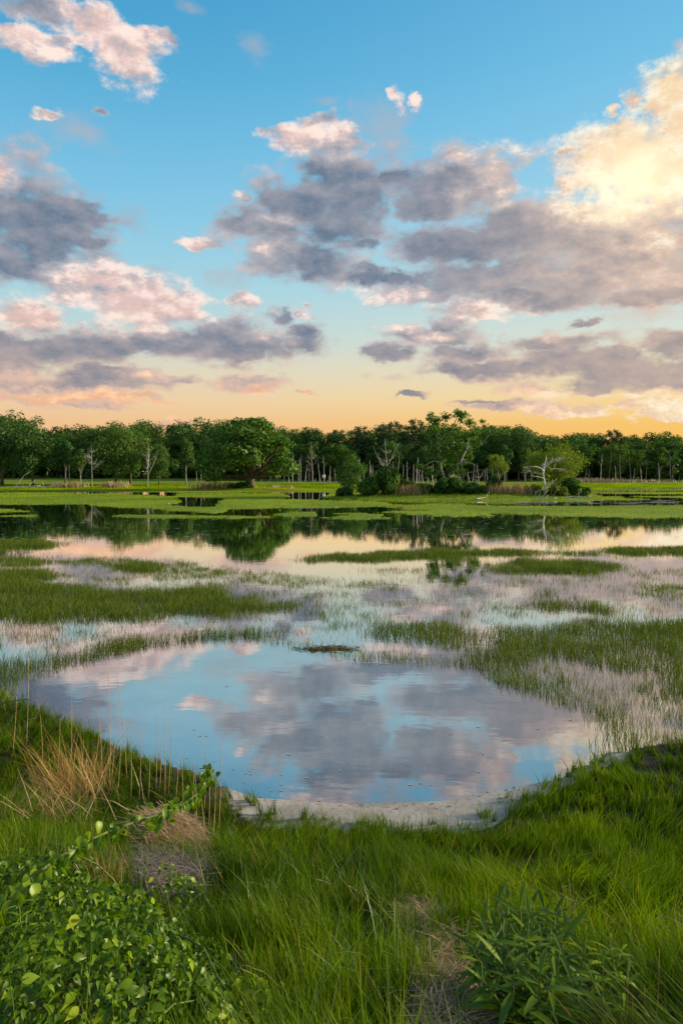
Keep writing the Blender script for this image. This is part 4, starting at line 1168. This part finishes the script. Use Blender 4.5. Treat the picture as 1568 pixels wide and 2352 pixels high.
def bleached():
    o = empty('bleached_tree', at(1252, 99)); B = Bag(); z0 = o.location.z
    def px(u, v, dy=0.0): return np.array([(u - 1252) / F * 99.0, dy, CH + (V0 - v) / F * 99.0 - z0])
    def limb(pts, r0, r1):
        p = np.array([px(*a) for a in pts]); n = len(p) * 3; t2 = np.linspace(0, 1, n); tt = np.linspace(0, 1, len(p))
        q = np.stack([np.interp(t2, tt, p[:, k]) for k in range(3)], -1) + rg.normal(0, 0.025, (n, 3)); B.tube(q, np.linspace(r0 * 0.72, r1 * 0.7, n), 6)
        for _ in range(len(p) + 1):
            s = q[rg.integers(n // 3, n)]; e = s + rg.normal(0, 0.4, 3) + (q[-1] - q[0]) * 0.18
            B.tube(limb_path(s, e, rg, 4, 0.15), np.linspace(r1 * 1.0, 0.01, 4), 4)
    limb([(1252, 1135), (1250, 1110), (1247, 1090), (1249, 1072), (1252, 1060)], 0.22, 0.09)
    limb([(1250, 1075), (1262, 1064), (1275, 1058), (1290, 1056)], 0.09, 0.03)
    limb([(1250, 1068, -.3), (1265, 1056, -.7), (1280, 1051, -1), (1298, 1053, -1.2)], 0.09, 0.03)
    limb([(1248, 1082, -.2), (1235, 1074, -.8), (1222, 1070, -1.2), (1205, 1074, -1.5)], 0.10, 0.03)
    limb([(1248, 1088, .2), (1232, 1086, .4), (1218, 1082, .8), (1200, 1086, 1.2)], 0.08, 0.03)
    limb([(1250, 1080, .3), (1270, 1078, .9), (1290, 1076, 1.2), (1303, 1078, 1.4)], 0.08, 0.03)
    limb([(1248, 1098, -.3), (1230, 1095, -.9), (1215, 1092, -1.2)], 0.07, 0.02)
    limb([(1250, 1118, -.4), (1262, 1108, -1), (1268, 1104, -1.3)], 0.10, 0.04)
    limb([(1250, 1120, -.4), (1235, 1126, -1), (1222, 1130, -1.3)], 0.09, 0.03)
    limb([(1254, 1116, -.3), (1272, 1122, -.9), (1292, 1130, -1.4)], 0.09, 0.03)
    me_ = B.mesh('bleached_tree', M_bleach, True); link('trunk', me_, o)
    lb = [(*px(1262, 1078, .6), .5, .5, .4), (*px(1256, 1095, .3), .45, .45, .5), (*px(1275, 1066, .9), .5, .4, .3)]
    link('creeper', leaf_cloud('bleached_creeper', lb, 420, 0.17, M_lime, rg, 0.9), o)
    return tag(o, 'bleached white dead tree with crooked spreading limbs on the islet', 'dead tree')


bleached()
for (kd, u, d, w, h, lb) in [
    ('oak', 845, 101, 4.2, 2.6, 'dark bush at the left end of the islet, below the young tree'),
    ('oak', 880, 101, 4.6, 4.2, 'tall dense bush left of the tall islet tree'),
    ('oak', 905, 103, 4.4, 3.6, 'bushy shrub leaning right of the tall dense islet bush'),
    ('lime', 930, 104, 3.2, 2.2, 'low yellow-green shrub among the pale dead trunks'),
    ('oak', 965, 101, 4.2, 1.6, 'low dark scrub in front of the pale dead trunks'),
    ('dark', 1010, 100, 4.6, 2.0, 'dark scrub at the foot of the tall islet tree'),
    ('oak', 1045, 100, 5.2, 2.4, 'wide dark scrub right of the tall islet tree trunk'),
    ('dark', 1085, 99.5, 4.8, 1.7, 'low dark scrub in the middle of the islet'),
    ('dark', 1135, 102, 2.6, 2.5, 'small rounded bush standing alone on the islet'),
    ('lime', 1225, 100, 3.0, 1.6, 'low yellow-green shrub left of the bleached dead tree'),
    ('lime', 1280, 99, 3.6, 2.0, 'yellow-green shrub at the foot of the bleached dead tree'),
    ('oak', 1300, 100, 4.2, 2.6, 'green bush under the right side of the yellow-green tree'),
    ('oak', 1330, 101, 3.4, 1.4, 'low bush at the right tip of the islet'),
    ('dark', 790, 103, 3.6, 1.5, 'low scrub at the left tip of the islet'),
    ('dark', 555, 148, 5.0, 1.6, 'low bush under the left side of the oak'),
    ('lime', 265 * 2, 152, 4.0, 1.5, 'pale bush left of the oak trunk'),
]:
    bush(kd, u, d, w, h, lb, 'shrubs on the islet' if d < 120 else None, dz=-0.15)


def reed_clump(u, d, w, h, n, label, mat, group=None, seed=0):
    p = at(u, d); rg = np.random.default_rng(seed + int(u))
    x = rg.normal(0, w / 3, n); y = rg.normal(0, w / 5, n)
    V_, f, T = blades(np.stack([x, y, np.full(n, -0.1)], -1), h * (0.6 + 0.5 * rg.random(n)), np.full(n, 0.0009 * d + 0.004), rg.random(n) * 3.14, 0.1 + 0.3 * rg.random(n), rg.random(n) * 6.28, 2)
    o = link('dry_reed_clump', mesh_np('dry_reeds', V_, f, mat, {'rnd': np.repeat(rg.random(n), 5), 'tt': T}), None, p)
    return tag(o, label, 'reeds', group, 'stuff' if d > 190 else None)


for u, d, w, h, n, lb in [(1165, 100, 5, 1.8, 420, 'dry brown reeds between the lone rounded bush and the bleached tree'), (1200, 100, 4, 1.6, 300, 'brown reeds just left of the bleached dead tree'), (945, 100, 4, 1.7, 320, 'dry reeds in front of the pale dead trunks'),
                          (1105, 101, 3, 1.5, 200, 'dry reeds left of the lone rounded bush'), (1335, 101, 2.5, 0.9, 150, 'short tan reeds at the right tip of the islet'), (490, 150, 7, 1.9, 420, 'pinkish tan reed clump left of the oak trunk'),
                          (165, 165, 6, 1.8, 300, 'tan reeds at the foot of the first white dead tree'), (262, 165, 5, 1.9, 260, 'tan reeds below the big rounded tree'), (640, 158, 6, 0.9, 260, 'low tan grass right of the oak trunk'), (1350, 205, 16, 1.6, 700, 'grey-tan reed belt before the right-hand wood'), (1460, 208, 20, 1.2, 600, 'low grey-tan reed belt at far right before the wood')]:
    reed_clump(u, d, w, h, n, lb, M_greystraw if d > 180 else M_straw, 'dry reeds on the far shore')


def fallen(u, d, L, az, r, label, seed, br=3):
    rg = np.random.default_rng(seed); B = Bag(); p = at(u, d)
    dv = np.array([math.cos(az), math.sin(az), 0.05]); q = limb_path(-dv * L / 2, dv * L / 2, rg, 7, 0.06)
    q[:, 2] += r + 0.02
    B.tube(q, np.linspace(r, r * 0.35, 7), 6)
    for _ in range(br):
        s = q[rg.integers(2, 6)]; B.tube(limb_path(s, s + dv * L * 0.2 + np.array([rg.normal(0, .1 * L), rg.normal(0, .1 * L), abs(rg.normal(0, .15 * L))]), rg, 4, 0.1), np.linspace(r * 0.45, 0.02, 4), 5)
    return tag(link('fallen_branch', B.mesh('fallen_branch', M_dead), None, p), label, 'fallen branch', 'fallen wood on the far shore')


fallen(50, 166, 9, 0.1, 0.22, 'long fallen pale log at the left shore', 1)
fallen(110, 166, 8, -0.1, 0.18, 'fallen pale log right of the longest shore log', 2)
fallen(1105, 94, 3.0, 0.9, 0.09, 'forked fallen branch on the islet grass', 3, 4)
fallen(1240, 94, 5.0, 0.15, 0.10, 'fallen limb below the bleached dead tree', 4, 5)
fallen(1325, 97, 4.0, 0.0, 0.12, 'driftwood log at the right tip of the islet', 5, 2)
fallen(870, 100, 2.6, 1.2, 0.07, 'bowed pale branch in front of the dense islet bush', 6, 2)
fallen(775, 200, 8, 0.05, 0.18, 'fallen pale log at the wood edge near the white sign', 7)


# ------------------------------------------------------------------ small things far off
def bird(name, u, d, h, label, standing=True):
    p = G(u, V0 + F * CH / d); z = max(0.0, float(zt(np.array([p[0]]), np.array([p[1]]))[0])); B = Bag(); s = h
    leg = 0.32 * s if standing else 0.0
    body = np.array([(-0.34, 0, leg + .02), (-0.22, 0, leg + .10), (-0.08, 0, leg + .16), (0.06, 0, leg + .20), (0.15, 0, leg + .26), (0.19, 0, leg + .36), (0.15, 0, leg + .47), (0.17, 0, leg + .56), (0.23, 0, leg + .60), (0.28, 0, leg + .60)]) * [s, s, 1]
    body[:, 2] = leg + (body[:, 2] - leg) * s
    B.tube(body, np.array([.015, .06, .105, .10, .06, .035, .028, .034, .036, .02]) * s, 8)
    o = link(name, B.mesh(name, M_feather, True), None, (p[0], p[1], z))
    o.rotation_euler = (0, 0, math.pi)
    bk = Bag(); bk.tube([(0.27 * s, 0, leg + .60 * s), (0.41 * s, 0, leg + .585 * s)], [0.014 * s, 0.003 * s], 5); link('beak', bk.mesh('beak', M_beak), o)
    if standing:
        for sy in (-1, 1):
            lg = Bag(); lg.tube([(0, .035 * s * sy, leg + .10 * s), (0.02 * s, .035 * s * sy, leg * .5), (0, .035 * s * sy, -0.02)], [0.012 * s] * 3, 5); link('leg', lg.mesh('leg', M_tyre), o)
    return tag(o, label, 'bird')


bird('egret', 985, 109, 1.0, 'white egret standing in the marsh in front of the islet')
bird('water_bird', 388, 80, 0.5, 'small white water bird at the mouth of the dark inlet', False)
sg = empty('sign_board', at(743, 205)); B = Bag(); B.box((0, 0, 0.9), (0.1, 0.1, 1.8)); link('post', B.mesh('sign_post', M_grey), sg)
B = Bag(); B.box((0, -0.08, 1.75), (0.95, 0.06, 1.0)); link('panel', B.mesh('sign_panel', M_white), sg); tag(sg, 'small white sign on a post at the wood edge right of the oak', 'sign')


def car(u, d, rz, label):
    o = empty('parked_car', at(u, d), rz)
    B = Bag(); prof = [(-2.1, .35), (-2.1, .85), (-1.3, .95), (-0.7, 1.45), (0.9, 1.45), (1.5, .95), (2.1, .85), (2.1, .35)]
    v = [(a, s * .85, b) for s in (-1, 1) for a, b in prof]; n = 8
    B.raw(v, [[i, (i + 1) % n, n + (i + 1) % n, n + i] for i in range(n)]); B.raw(v, [[0, 1, 2, 7], [2, 5, 6, 7], [2, 3, 4, 5], [15, 10, 9, 8], [15, 14, 13, 10], [13, 12, 11, 10]])
    link('body', B.mesh('car_body', M_white), o)
    B = Bag(); B.raw([(-1.15, s * .86, 1.0) for s in (-1, 1)] + [(-0.65, s * .86, 1.4) for s in (-1, 1)] + [(0.85, s * .86, 1.4) for s in (-1, 1)] + [(1.35, s * .86, 1.0) for s in (-1, 1)], [[0, 2, 4, 6], [7, 5, 3, 1]])
    link('window', B.mesh('car_window', M_glass), o)
    for a in (-1.3, 1.3):
        for s in (-1, 1):
            B = Bag(); B.tube([(a, s * .7, .33), (a, s * .9, .33)], .33, 12); link('wheel', B.mesh('car_wheel', M_tyre), o)
    return tag(o, label, 'car', 'white cars behind the left trees')


car(232, 262, 0.3, 'white vehicle half hidden behind the trunk of the big rounded left tree')
car(391, 255, 0.1, 'small white vehicle on the lawn left of the oak')


# ------------------------------------------------------------------ foreground plants
def leaf_mesh(name, prof, mat, fold=0.22, droop=0.25, wob=0.0, rnd=0.5):
    """a single leaf along +Y, folded on its midrib; prof = [(t, half width)]"""
    v = []; q = []
    for i, (tt, w) in enumerate(prof):
        z = -droop * tt * tt
        v += [(-w, tt, z + fold * w + wob * math.sin(i * 2.1)), (0, tt, z), (w, tt, z + fold * w - wob * math.sin(i * 1.7))]
    for i in range(len(prof) - 1):
        a = 3 * i; q += [[a, a + 1, a + 4, a + 3], [a + 1, a + 2, a + 5, a + 4]]
    v = np.array(v, float)
    return mesh_np(name, v, [np.array(q)], mat, {'rnd': np.full(len(v), rnd)}, smooth=True)


OVATE = [(0, .02), (.1, .17), (.28, .27), (.46, .26), (.66, .17), (.85, .065), (1.0, .004)]
HEART = [(-.06, .10), (.08, .34), (.28, .42), (.5, .36), (.72, .21), (.9, .07), (1.0, .005)]
LANCE = [(0, .012), (.15, .05), (.35, .08), (.55, .082), (.78, .052), (.92, .02), (1.0, .003)]
LEAF = {'ovate': [leaf_mesh('vine_leaf', OVATE, M_vine, .25, d_, .01, r_) for d_, r_ in ((.2, .35), (.45, .65), (.05, .95), (.3, .1))],
        'heart': [leaf_mesh('heart_leaf', HEART, M_vine, .3, d_, .012, r_) for d_, r_ in ((.2, .3), (.3, .55))],
        'lance': [leaf_mesh('lance_leaf', LANCE, M_lance, .4, d_, .004, r_) for d_, r_ in ((.25, .3), (.45, .6), (.1, .95))],
        'weed': [leaf_mesh('weed_leaf', LANCE, M_vine, .4, d_, .004, r_) for d_, r_ in ((.3, .5), (.5, .75))]}


def frame(tip, nrm):
    y = np.asarray(tip, float); y = y / np.linalg.norm(y); x = np.cross(y, nrm); x /= np.linalg.norm(x) + 1e-9; z = np.cross(x, y)
    return np.stack([x, y, z], 1)


def place_leaf(me, parent, pos, tip, nrm, size, name='leaf'):
    o = bpy.data.objects.new(name, me); COL.objects.link(o); o.parent = parent
    Rm = frame(tip, nrm); M = Matrix.Identity(4)
    for i in range(3):
        for j in range(3): M[i][j] = Rm[i, j] * size
        M[i][3] = pos[i]
    o.matrix_local = M
    return o


def join_leaves(name, meshes, items, mat, parent):
    """many more leaves of the same shapes, as one part"""
    base = []
    for me in meshes:
        v = np.zeros(len(me.vertices) * 3); me.vertices.foreach_get('co', v); base.append(v.reshape(-1, 3))
    q = np.array([list(p.vertices) for p in meshes[0].polygons]); nv = len(base[0])
    V_ = np.zeros((len(items), nv, 3)); rn = np.zeros((len(items), nv))
    for i, (k, pos, tip, nrm, size, r) in enumerate(items):
        V_[i] = base[k] @ (frame(tip, nrm).T * size) + pos; rn[i] = r
    f = (np.arange(len(items)) * nv)[:, None, None] + q[None]
    o = link(name, mesh_np(name, V_.reshape(-1, 3), [f.reshape(-1, 4)], mat, {'rnd': rn.ravel()}, smooth=True), parent)
    o['kind'] = 'stuff'
    return o


def ray(u, v, d):
    return np.array([(u - U0) / F * d, d, CH + (V0 - v) / F * d])


rg = np.random.default_rng(77)


def thicket(name, outline, n, hmax, label, size=(0.04, 0.085), n_obj=300, stems=14, dens_edge=0.5):
    P = np.array([hit(u, v)[:2] for u, v in outline]); c = P.mean(0); z0 = float(zt(np.array([c[0]]), np.array([c[1]]))[0])
    o = empty(name, (c[0], c[1], z0)); L0 = np.array([c[0], c[1], z0])
    mn, mx_ = P.min(0), P.max(0); N = n * 4
    x = mn[0] + rg.random(N) * (mx_[0] - mn[0]); y = mn[1] + rg.random(N) * (mx_[1] - mn[1]); k = inpoly(x, y, P) & (rg.random(N) < 0.12 + ss(fbm(x * 5.5 + 2, y * 5.5, 2), 0.38, 0.6)); x, y = x[k][:n], y[k][:n]
    pd_ = polydist(x, y, P); lump = fbm(x * 3.1 + 5, y * 3.1, 3)
    H_ = hmax * (0.25 + 0.75 * ss(pd_, 0, dens_edge)) * (0.45 + 1.0 * lump)
    fr_ = rg.random(len(x)) ** 0.55; zl = zt(x, y) + H_ * fr_
    items = []
    for i in range(len(x)):
        a = rg.random() * 6.28; tip = np.array([math.cos(a), math.sin(a) - 0.4, 0.15 - 1.2 * rg.random()])
        nrm = np.array([rg.normal(0, 0.75), rg.normal(-0.2, 0.7), 1.0])
        items.append((rg.integers(0, 4), np.array([x[i], y[i], zl[i]]) - L0, tip, nrm, size[0] + (size[1] - size[0]) * rg.random() ** 3.5, np.clip(0.75 * rg.random() ** 1.3 + 0.35 * (rg.random() < 0.16), 0, 1)))
    shown = sorted(range(len(items)), key=lambda i: -(items[i][4] / (items[i][1] + L0)[1]) * (0.3 + fr_[i] ** 2))[:n_obj]
    ss_ = set(shown)
    for i in shown:
        k_, p_, t_, n_, s_, r_ = items[i]; place_leaf(LEAF['ovate'][k_], o, p_, t_, n_, s_)
    join_leaves('leaf_mass', LEAF['ovate'], [it for i, it in enumerate(items) if i not in ss_], M_vine, o)
    for i in range(stems):
        a, b = rg.integers(0, len(x), 2); p0 = np.array([x[a], y[a], zt(x[a:a + 1], y[a:a + 1])[0]]) - L0; p1 = items[b][1]
        d_ = p1 - p0; L_ = np.linalg.norm(d_)
        if L_ > 1.2: p1 = p0 + d_ * 1.2 / L_
        B = Bag(); B.tube(limb_path(p0, p1 + [0, 0, 0.05], rg, 8, 0.06, 0.12), np.linspace(0.006, 0.002, 8), 5); link('stem', B.mesh('vine_stem', M_stem), o)
    return tag(o, label, 'shrub')


thicket('vine_thicket', [(-160, 2090), (-60, 2040), (100, 2040), (200, 2060), (330, 2120), (430, 2150), (520, 2230), (600, 2330), (640, 2460), (400, 2600), (-200, 2600)], 11000, 0.45,
        'leafy green vine thicket filling the lower left corner', (0.022, 0.056))
thicket('vine_shrub', [(300, 2050), (420, 2040), (520, 2090), (560, 2160), (470, 2200), (360, 2140)], 420, 0.28, 'small bright vine patch beside the grey thatch', (0.028, 0.055), 160, 7, 0.25)
thicket('vine_runner', [(420, 2300), (560, 2260), (700, 2280), (740, 2340), (640, 2420), (480, 2400)], 620, 0.20, 'low leafy vine patch at the bottom edge left of the path', (0.03, 0.07), 200, 7, 0.25)


def arching_vine():
    P = [(-30, 2130, 2.75), (20, 2062, 2.8), (80, 2010, 2.9), (150, 1960, 3.0), (230, 1918, 3.15), (310, 1888, 3.3), (390, 1864, 3.45), (440, 1836, 3.6), (470, 1805, 3.7), (482, 1780, 3.75), (474, 1765, 3.78), (458, 1766, 3.8)]
    b = hit(-60, 2330); o = empty('arching_vine', b); pts = np.array([ray(*p) for p in P]) - b
    pts = np.concatenate([[[0.05, 0.05, -0.03]], pts])
    tt = np.linspace(0, 1, len(pts)); t2 = np.linspace(0, 1, 60); q = np.stack([np.interp(t2, tt, pts[:, k]) for k in range(3)], -1)
    for _ in range(3): q[1:-1] = (q[:-2] + q[2:] + 2 * q[1:-1]) / 4
    B = Bag(); B.tube(q, np.linspace(0.009, 0.0025, 60), 6); link('stem', B.mesh('arch_stem', M_stem), o)
    for i in range(210):
        f = 0.08 + 0.86 * rg.random(); p = q[int(f * 59)]; a = rg.normal(0, 0.7)
        side = 1 if i % 2 else -1
        tip = np.array([0.25 * rg.normal(), -0.7 + 0.3 * rg.normal(), -0.75 + 0.25 * side]); nrm = np.array([0.25 * rg.normal(), -0.75, 0.5 + 0.3 * rg.normal()])
        place_leaf(LEAF['heart'][i % 2], o, p + rg.normal(0, 0.022, 3), tip + rg.normal(0, 0.35, 3), nrm + rg.normal(0, 0.35, 3), (0.062 - 0.038 * f) * (0.5 + 0.7 * rg.random()))
    return tag(o, 'arching vine with heart-shaped leaves reaching right to a curled tip', 'vine')


arching_vine()


def lance_plant(name, base, tops, label, leaf=(0.10, 0.17), per=17, key='lance', start=0.25):
    b = hit(*base); o = empty(name, b)
    for (u, v, d) in tops:
        top = ray(u, v, d) - b; p0 = np.array([rg.normal(0, 0.05) + 0.35 * top[0], rg.normal(0, 0.03) + 0.3 * top[1], -0.02])
        path = limb_path(p0, top, rg, 8, 0.03)
        B = Bag(); B.tube(path, np.linspace(0.006, 0.002, 8), 5); link('stem', B.mesh('plant_stem', M_stem), o)
        for i in range(per):
            f = start + (1 - start) * (i / (per - 1)) ** 0.85; p = np.array([np.interp(f * 7, range(8), path[:, k]) for k in range(3)])
            a = i * 2.4 + rg.normal(0, 0.3); up = 0.15 + 1.3 * max(0, f - 0.6) + rg.normal(0, 0.15)
            tip = np.array([math.cos(a), math.sin(a), up]); nrm = np.array([-math.cos(a) * up, -math.sin(a) * up, 1.0]) + rg.normal(0, 0.15, 3)
            sz = (leaf[0] + (leaf[1] - leaf[0]) * rg.random()) * (1.0 - 0.45 * max(0, f - 0.7) / 0.3)
            place_leaf(LEAF[key][rg.integers(0, len(LEAF[key]))], o, p, tip, nrm, sz)
    return tag(o, label, 'plant')


lance_plant('lance_leaved_plant', (1215, 2390), [(1110, 2110, 2.7), (1140, 2085, 2.75), (1165, 2070, 2.8), (1195, 2080, 2.7), (1225, 2075, 2.75), (1250, 2090, 2.8), (1275, 2100, 2.7), (1300, 2130, 2.65), (1120, 2150, 2.5), (1160, 2160, 2.45), (1200, 2150, 2.4), (1245, 2160, 2.45),
    (1285, 2180, 2.4), (1090, 2190, 2.45), (1180, 2230, 2.25), (1240, 2240, 2.2), (1110, 2250, 2.3), (1150, 2120, 2.65), (1215, 2110, 2.6), (1265, 2135, 2.6), (1210, 2200, 2.35), (1150, 2200, 2.4), (1270, 2230, 2.3), (1075, 2160, 2.6)], 'dark green bushy plant with long pointed leaves at lower right', (0.11, 0.20), 12)
lance_plant('pale_leaved_plant', (1400, 2390), [(1345, 2160, 2.6), (1375, 2170, 2.65), (1400, 2165, 2.6), (1425, 2190, 2.6), (1385, 2220, 2.4), (1350, 2230, 2.4), (1440, 2240, 2.4)], 'smaller paler leafy plant at the right foot of the dark bushy plant', (0.07, 0.12), 12, 'weed')
lance_plant('tall_weed', (60, 2330), [(45, 2075, 2.6), (62, 2110, 2.55)], 'upright weed with narrow leaves at the left edge', (0.07, 0.11), 22, 'weed', 0.3)

# dry golden tussock at the left edge
b = hit(190, 1850); n = 420
ang_ = rg.normal(2.35, 0.55, n); L = 0.35 + 0.75 * rg.random(n)
V_, f_, T_ = blades(np.stack([rg.normal(0, .16, n), rg.normal(0, .16, n), np.full(n, -0.03)], -1), L * (0.45 + 0.5 * rg.random(n)), np.full(n, 0.0075), rg.random(n) * 3.14, 0.5 + 0.9 * rg.random(n), ang_, 3, 1.2)
tag(link('dry_tussock', mesh_np('dry_tussock', V_, f_, M_golden, {'rnd': np.repeat(rg.random(n), 7), 'tt': T_}), None, b), 'golden dry grass tussock splayed out at the left edge', 'dry grass')
b = hit(70, 1900); n = 300
V_, f_, T_ = blades(np.stack([rg.normal(0, .3, n), rg.normal(0, .2, n), np.full(n, -0.03)], -1), 0.2 + 0.35 * rg.random(n), np.full(n, 0.007), rg.random(n) * 3.14, 0.6 + 0.9 * rg.random(n), rg.random(n) * 6.28, 3, 1.2)
tag(link('dry_tussock', mesh_np('dry_tussock', V_, f_, M_straw, {'rnd': np.repeat(rg.random(n), 7), 'tt': T_}), None, b), 'tangled brown dry grass below the golden tussock', 'dry grass')
b = hit(238, 2045); n = 160
V_, f_, T_ = blades(np.stack([rg.normal(0, .05, n), rg.normal(0, .05, n), np.full(n, -0.03)], -1), 0.15 + 0.2 * rg.random(n), np.full(n, 0.004), rg.random(n) * 3.14, 0.2 + 0.5 * rg.random(n), rg.random(n) * 6.28, 3, 1.2)
tag(link('dry_tussock', mesh_np('dry_tussock', V_, f_, M_straw, {'rnd': np.repeat(rg.random(n), 7), 'tt': T_}), None, b), 'small rust brown grass tuft among the vines', 'dry grass')


def stalk(u, vb, vt, du, phrase, group, r=0.0035, droop=0):
    b = hit(u, vb); top = ray(u + du, vt, b[1]) - b; pts = [(0, 0, -0.03)] + [tuple(top * k + np.array([0.02 * math.sin(3 * k) * np.linalg.norm(top) * 0.6, 0, 0])) for k in (0.25, 0.5, 0.75)] + [tuple(top)]
    if droop: pts.append(tuple(top + np.array([-0.07, 0, 0.03])))
    B = Bag(); B.tube(pts, np.linspace(r, r * 0.4, len(pts)), 5)
    o = link('dry_stalk', B.mesh('dry_stalk', M_golden2), None, b)
    return tag(o, phrase, 'stalk', group)


M_golden2 = barky('dry_stalk', (0.34, 0.20, 0.07), (0.55, 0.38, 0.18), 30)
ST = sorted([(60, 1720, 1490, 4), (98, 1760, 1640, -6), (160, 1800, 1590, 4), (180, 1830, 1700, 12), (235, 1830, 1640, -8), (252, 1800, 1510, -6), (268, 1840, 1690, 10), (292, 1800, 1560, -22), (300, 1840, 1700, 0), (318, 1850, 1680, 6), (340, 1845, 1715, 4), (357, 1830, 1640, 2), (366, 1820, 1690, 4),
             (378, 1840, 1610, -3), (386, 1830, 1650, 6), (402, 1850, 1740, 8), (420, 1855, 1730, -4), (440, 1860, 1745, 6), (452, 1900, 1760, -6), (468, 1880, 1700, 4), (478, 1930, 1750, 2), (486, 1960, 1770, 10), (500, 1930, 1690, 8), (474, 1950, 1800, -18), (215, 1840, 1745, -14), (130, 1800, 1650, 8), (28, 1740, 1600, 10), (330, 1850, 1760, -12)])
for i, (u, vb, vt, du) in enumerate(ST):
    stalk(u, vb, vt, du, 'thin dry reed stalk before the pond, %s from the left' % ordinal(i + 1), 'dry reed stalks before the pond', r=0.0042, droop=(i == 7))
for i, (u, vb, vt, du) in enumerate([(1432, 2420, 2190, 12), (1452, 2420, 2290, 0), (1474, 2420, 2262, 6), (1502, 2400, 2182, 12)]):
    stalk(u, vb, vt, du, 'bare dry stalk in the lower right corner, %s from the left' % ordinal(i + 1), 'dry stalks at lower right', r=0.0025)


def branchy(u, vb, vt, label, seed, n=6):
    rg = np.random.default_rng(seed); b = hit(u, vb); h = (ray(u, vt, b[1]) - b)[2]; B = Bag(); tp = limb_path((0, 0, -0.03), (0.06 * rg.normal(), 0, h), rg, 7, 0.06)
    B.tube(tp, np.linspace(0.004, 0.0015, 7), 5)
    for _ in range(n):
        s = tp[rg.integers(3, 7)]; B.tube(limb_path(s, s + np.array([rg.normal(0, .10), rg.normal(0, .06), abs(rg.normal(0.06, .05))]), rg, 4, 0.1), [0.002, 0.0017, 0.0014, 0.001], 4)
    return tag(link('dry_weed', B.mesh('dry_weed', M_twig), None, b), label, 'dry weed', 'dry branching weeds')


branchy(1275, 2200, 2040, 'dry branching weed stalk behind the dark bushy plant', 1, 9)
branchy(1310, 2190, 2070, 'shorter branching weed stalk right of the dry weed behind the bush', 2, 7)
B = Bag(); b = hit(10, 1760)
tw = np.array([ray(-20, 1625, b[1] - .3), ray(20, 1612, b[1] - .3), ray(60, 1606, b[1] - .3), ray(86, 1612, b[1] - .3), ray(90, 1630, b[1] - .3), ray(84, 1650, b[1] - .3)]) - b
B.tube(np.concatenate([[[-0.25, 0, -0.02]], tw]), np.linspace(0.008, 0.003, 7), 5)
B.tube(np.array([ray(-10, 1700, b[1] - .2), ray(20, 1668, b[1] - .2), ray(60, 1655, b[1] - .2), ray(86, 1648, b[1] - .2)]) - b, [0.006, 0.005, 0.004, 0.002], 5)
tag(link('bent_twig', B.mesh('bent_twig', M_twig), None, b), 'bent bare twig hooking over the grass at the left edge', 'twig')

# wrack raft, floating specks, shore crumbs
B = Bag(); c = G(755, 1491)
for i in range(150):
    a = rg.normal(0, 0.5); L_ = 0.06 + 0.26 * rg.random(); p = np.array([rg.normal(0, .30), rg.normal(0, .09), 0.002 + 0.03 * rg.random()]); d_ = np.array([math.cos(a), math.sin(a), rg.normal(0, .12)])
    B.tube([p - d_ * L_ / 2, p, p + d_ * L_ / 2], [0.004, 0.005, 0.003], 4)
M_wrack = barky('wrack', (0.10, 0.06, 0.035), (0.22, 0.13, 0.075), 20)
tag(link('wrack_raft', B.mesh('wrack_raft', M_wrack), None, (c[0], c[1], 0.0)), 'dark raft of dead stems lying at the far rim of the pond', 'driftwood', kind='stuff')


def flecks(name, pts, lo, hi, asp, z, mat, label, cat):
    n = len(pts); s = lo + (hi - lo) * rg.random(n) ** 2; th = np.linspace(0, 2 * np.pi, 7)[:-1]
    r = 0.6 + 0.5 * rg.random((n, 6)); a = rg.normal(0, .12, n)
    lx = np.cos(th) * r * s[:, None] * asp; ly = np.sin(th) * r * s[:, None]
    X = pts[:, 0, None] + lx * np.cos(a)[:, None] - ly * np.sin(a)[:, None]; Y = pts[:, 1, None] + lx * np.sin(a)[:, None] + ly * np.cos(a)[:, None]
    zz = zt(X, Y) + 0.006 if z is None else np.full(X.shape, z)
    V_ = np.stack([X, Y, zz], -1).reshape(-1, 3)
    return tag(link(name, mesh_np(name, V_, [np.arange(6 * n).reshape(n, 6)], mat)), label, cat, kind='stuff')


M_scum = plain('scum', (0.42, 0.40, 0.33), 0.7)
M_crumb = plain('crumb', (0.06, 0.045, 0.03), 0.9)
uu = rg.random(520) * 1800 - 100; vv = 1192 + 46 * rg.random(520) ** 1.2
flecks('floating_scum', np.array([G(a, b_) for a, b_ in zip(uu, vv)]), 0.015, 0.08, 4.0, 0.006, M_scum, 'pale specks of scum floating on the dark water', 'scum')
uu = 1090 + rg.random(150) * 620; vv = rg.normal(1154, 2.6, 150)
flecks('sky_reflection_streaks', np.array([G(a, b_) for a, b_ in zip(uu, vv)]), 0.04, 0.20, 9.0, 0.006, plain('foam', (0.62, 0.56, 0.52), 0.5), 'pale streaks painting the sky reflection on the water right of the islet', 'foam')  # reflected sky painted as flat pale flecks; no foam lies here
uu = 540 + rg.random(150) * 760; vv = np.interp(uu, [540, 800, 1000, 1300], [1832, 1856, 1853, 1776]) + rg.normal(0, 12, 150)
flecks('shore_crumbs', np.array([G(a, b_) for a, b_ in zip(uu, vv)]), 0.003, 0.016, 1.6, None, M_crumb, 'dark crumbs of debris scattered on the pale pond shore', 'debris')

uu = 140 + rg.random(900) * 1200; vv = 1480 + rg.random(900) * 340; pp = np.array([G(a, b_) for a, b_ in zip(uu, vv)])
k = inpoly(pp[:, 0], pp[:, 1], POND_XY); pp = pp[k][rg.random(k.sum()) < ss(polydist(pp[k][:, 0], pp[k][:, 1], POND_XY), 1.2, 0.05) * 0.35 + 0.04]
flecks('floating_bits', pp, 0.004, 0.02, 1.8, 0.005, M_scum, 'small bits of foam and leaf afloat on the pond', 'foam')
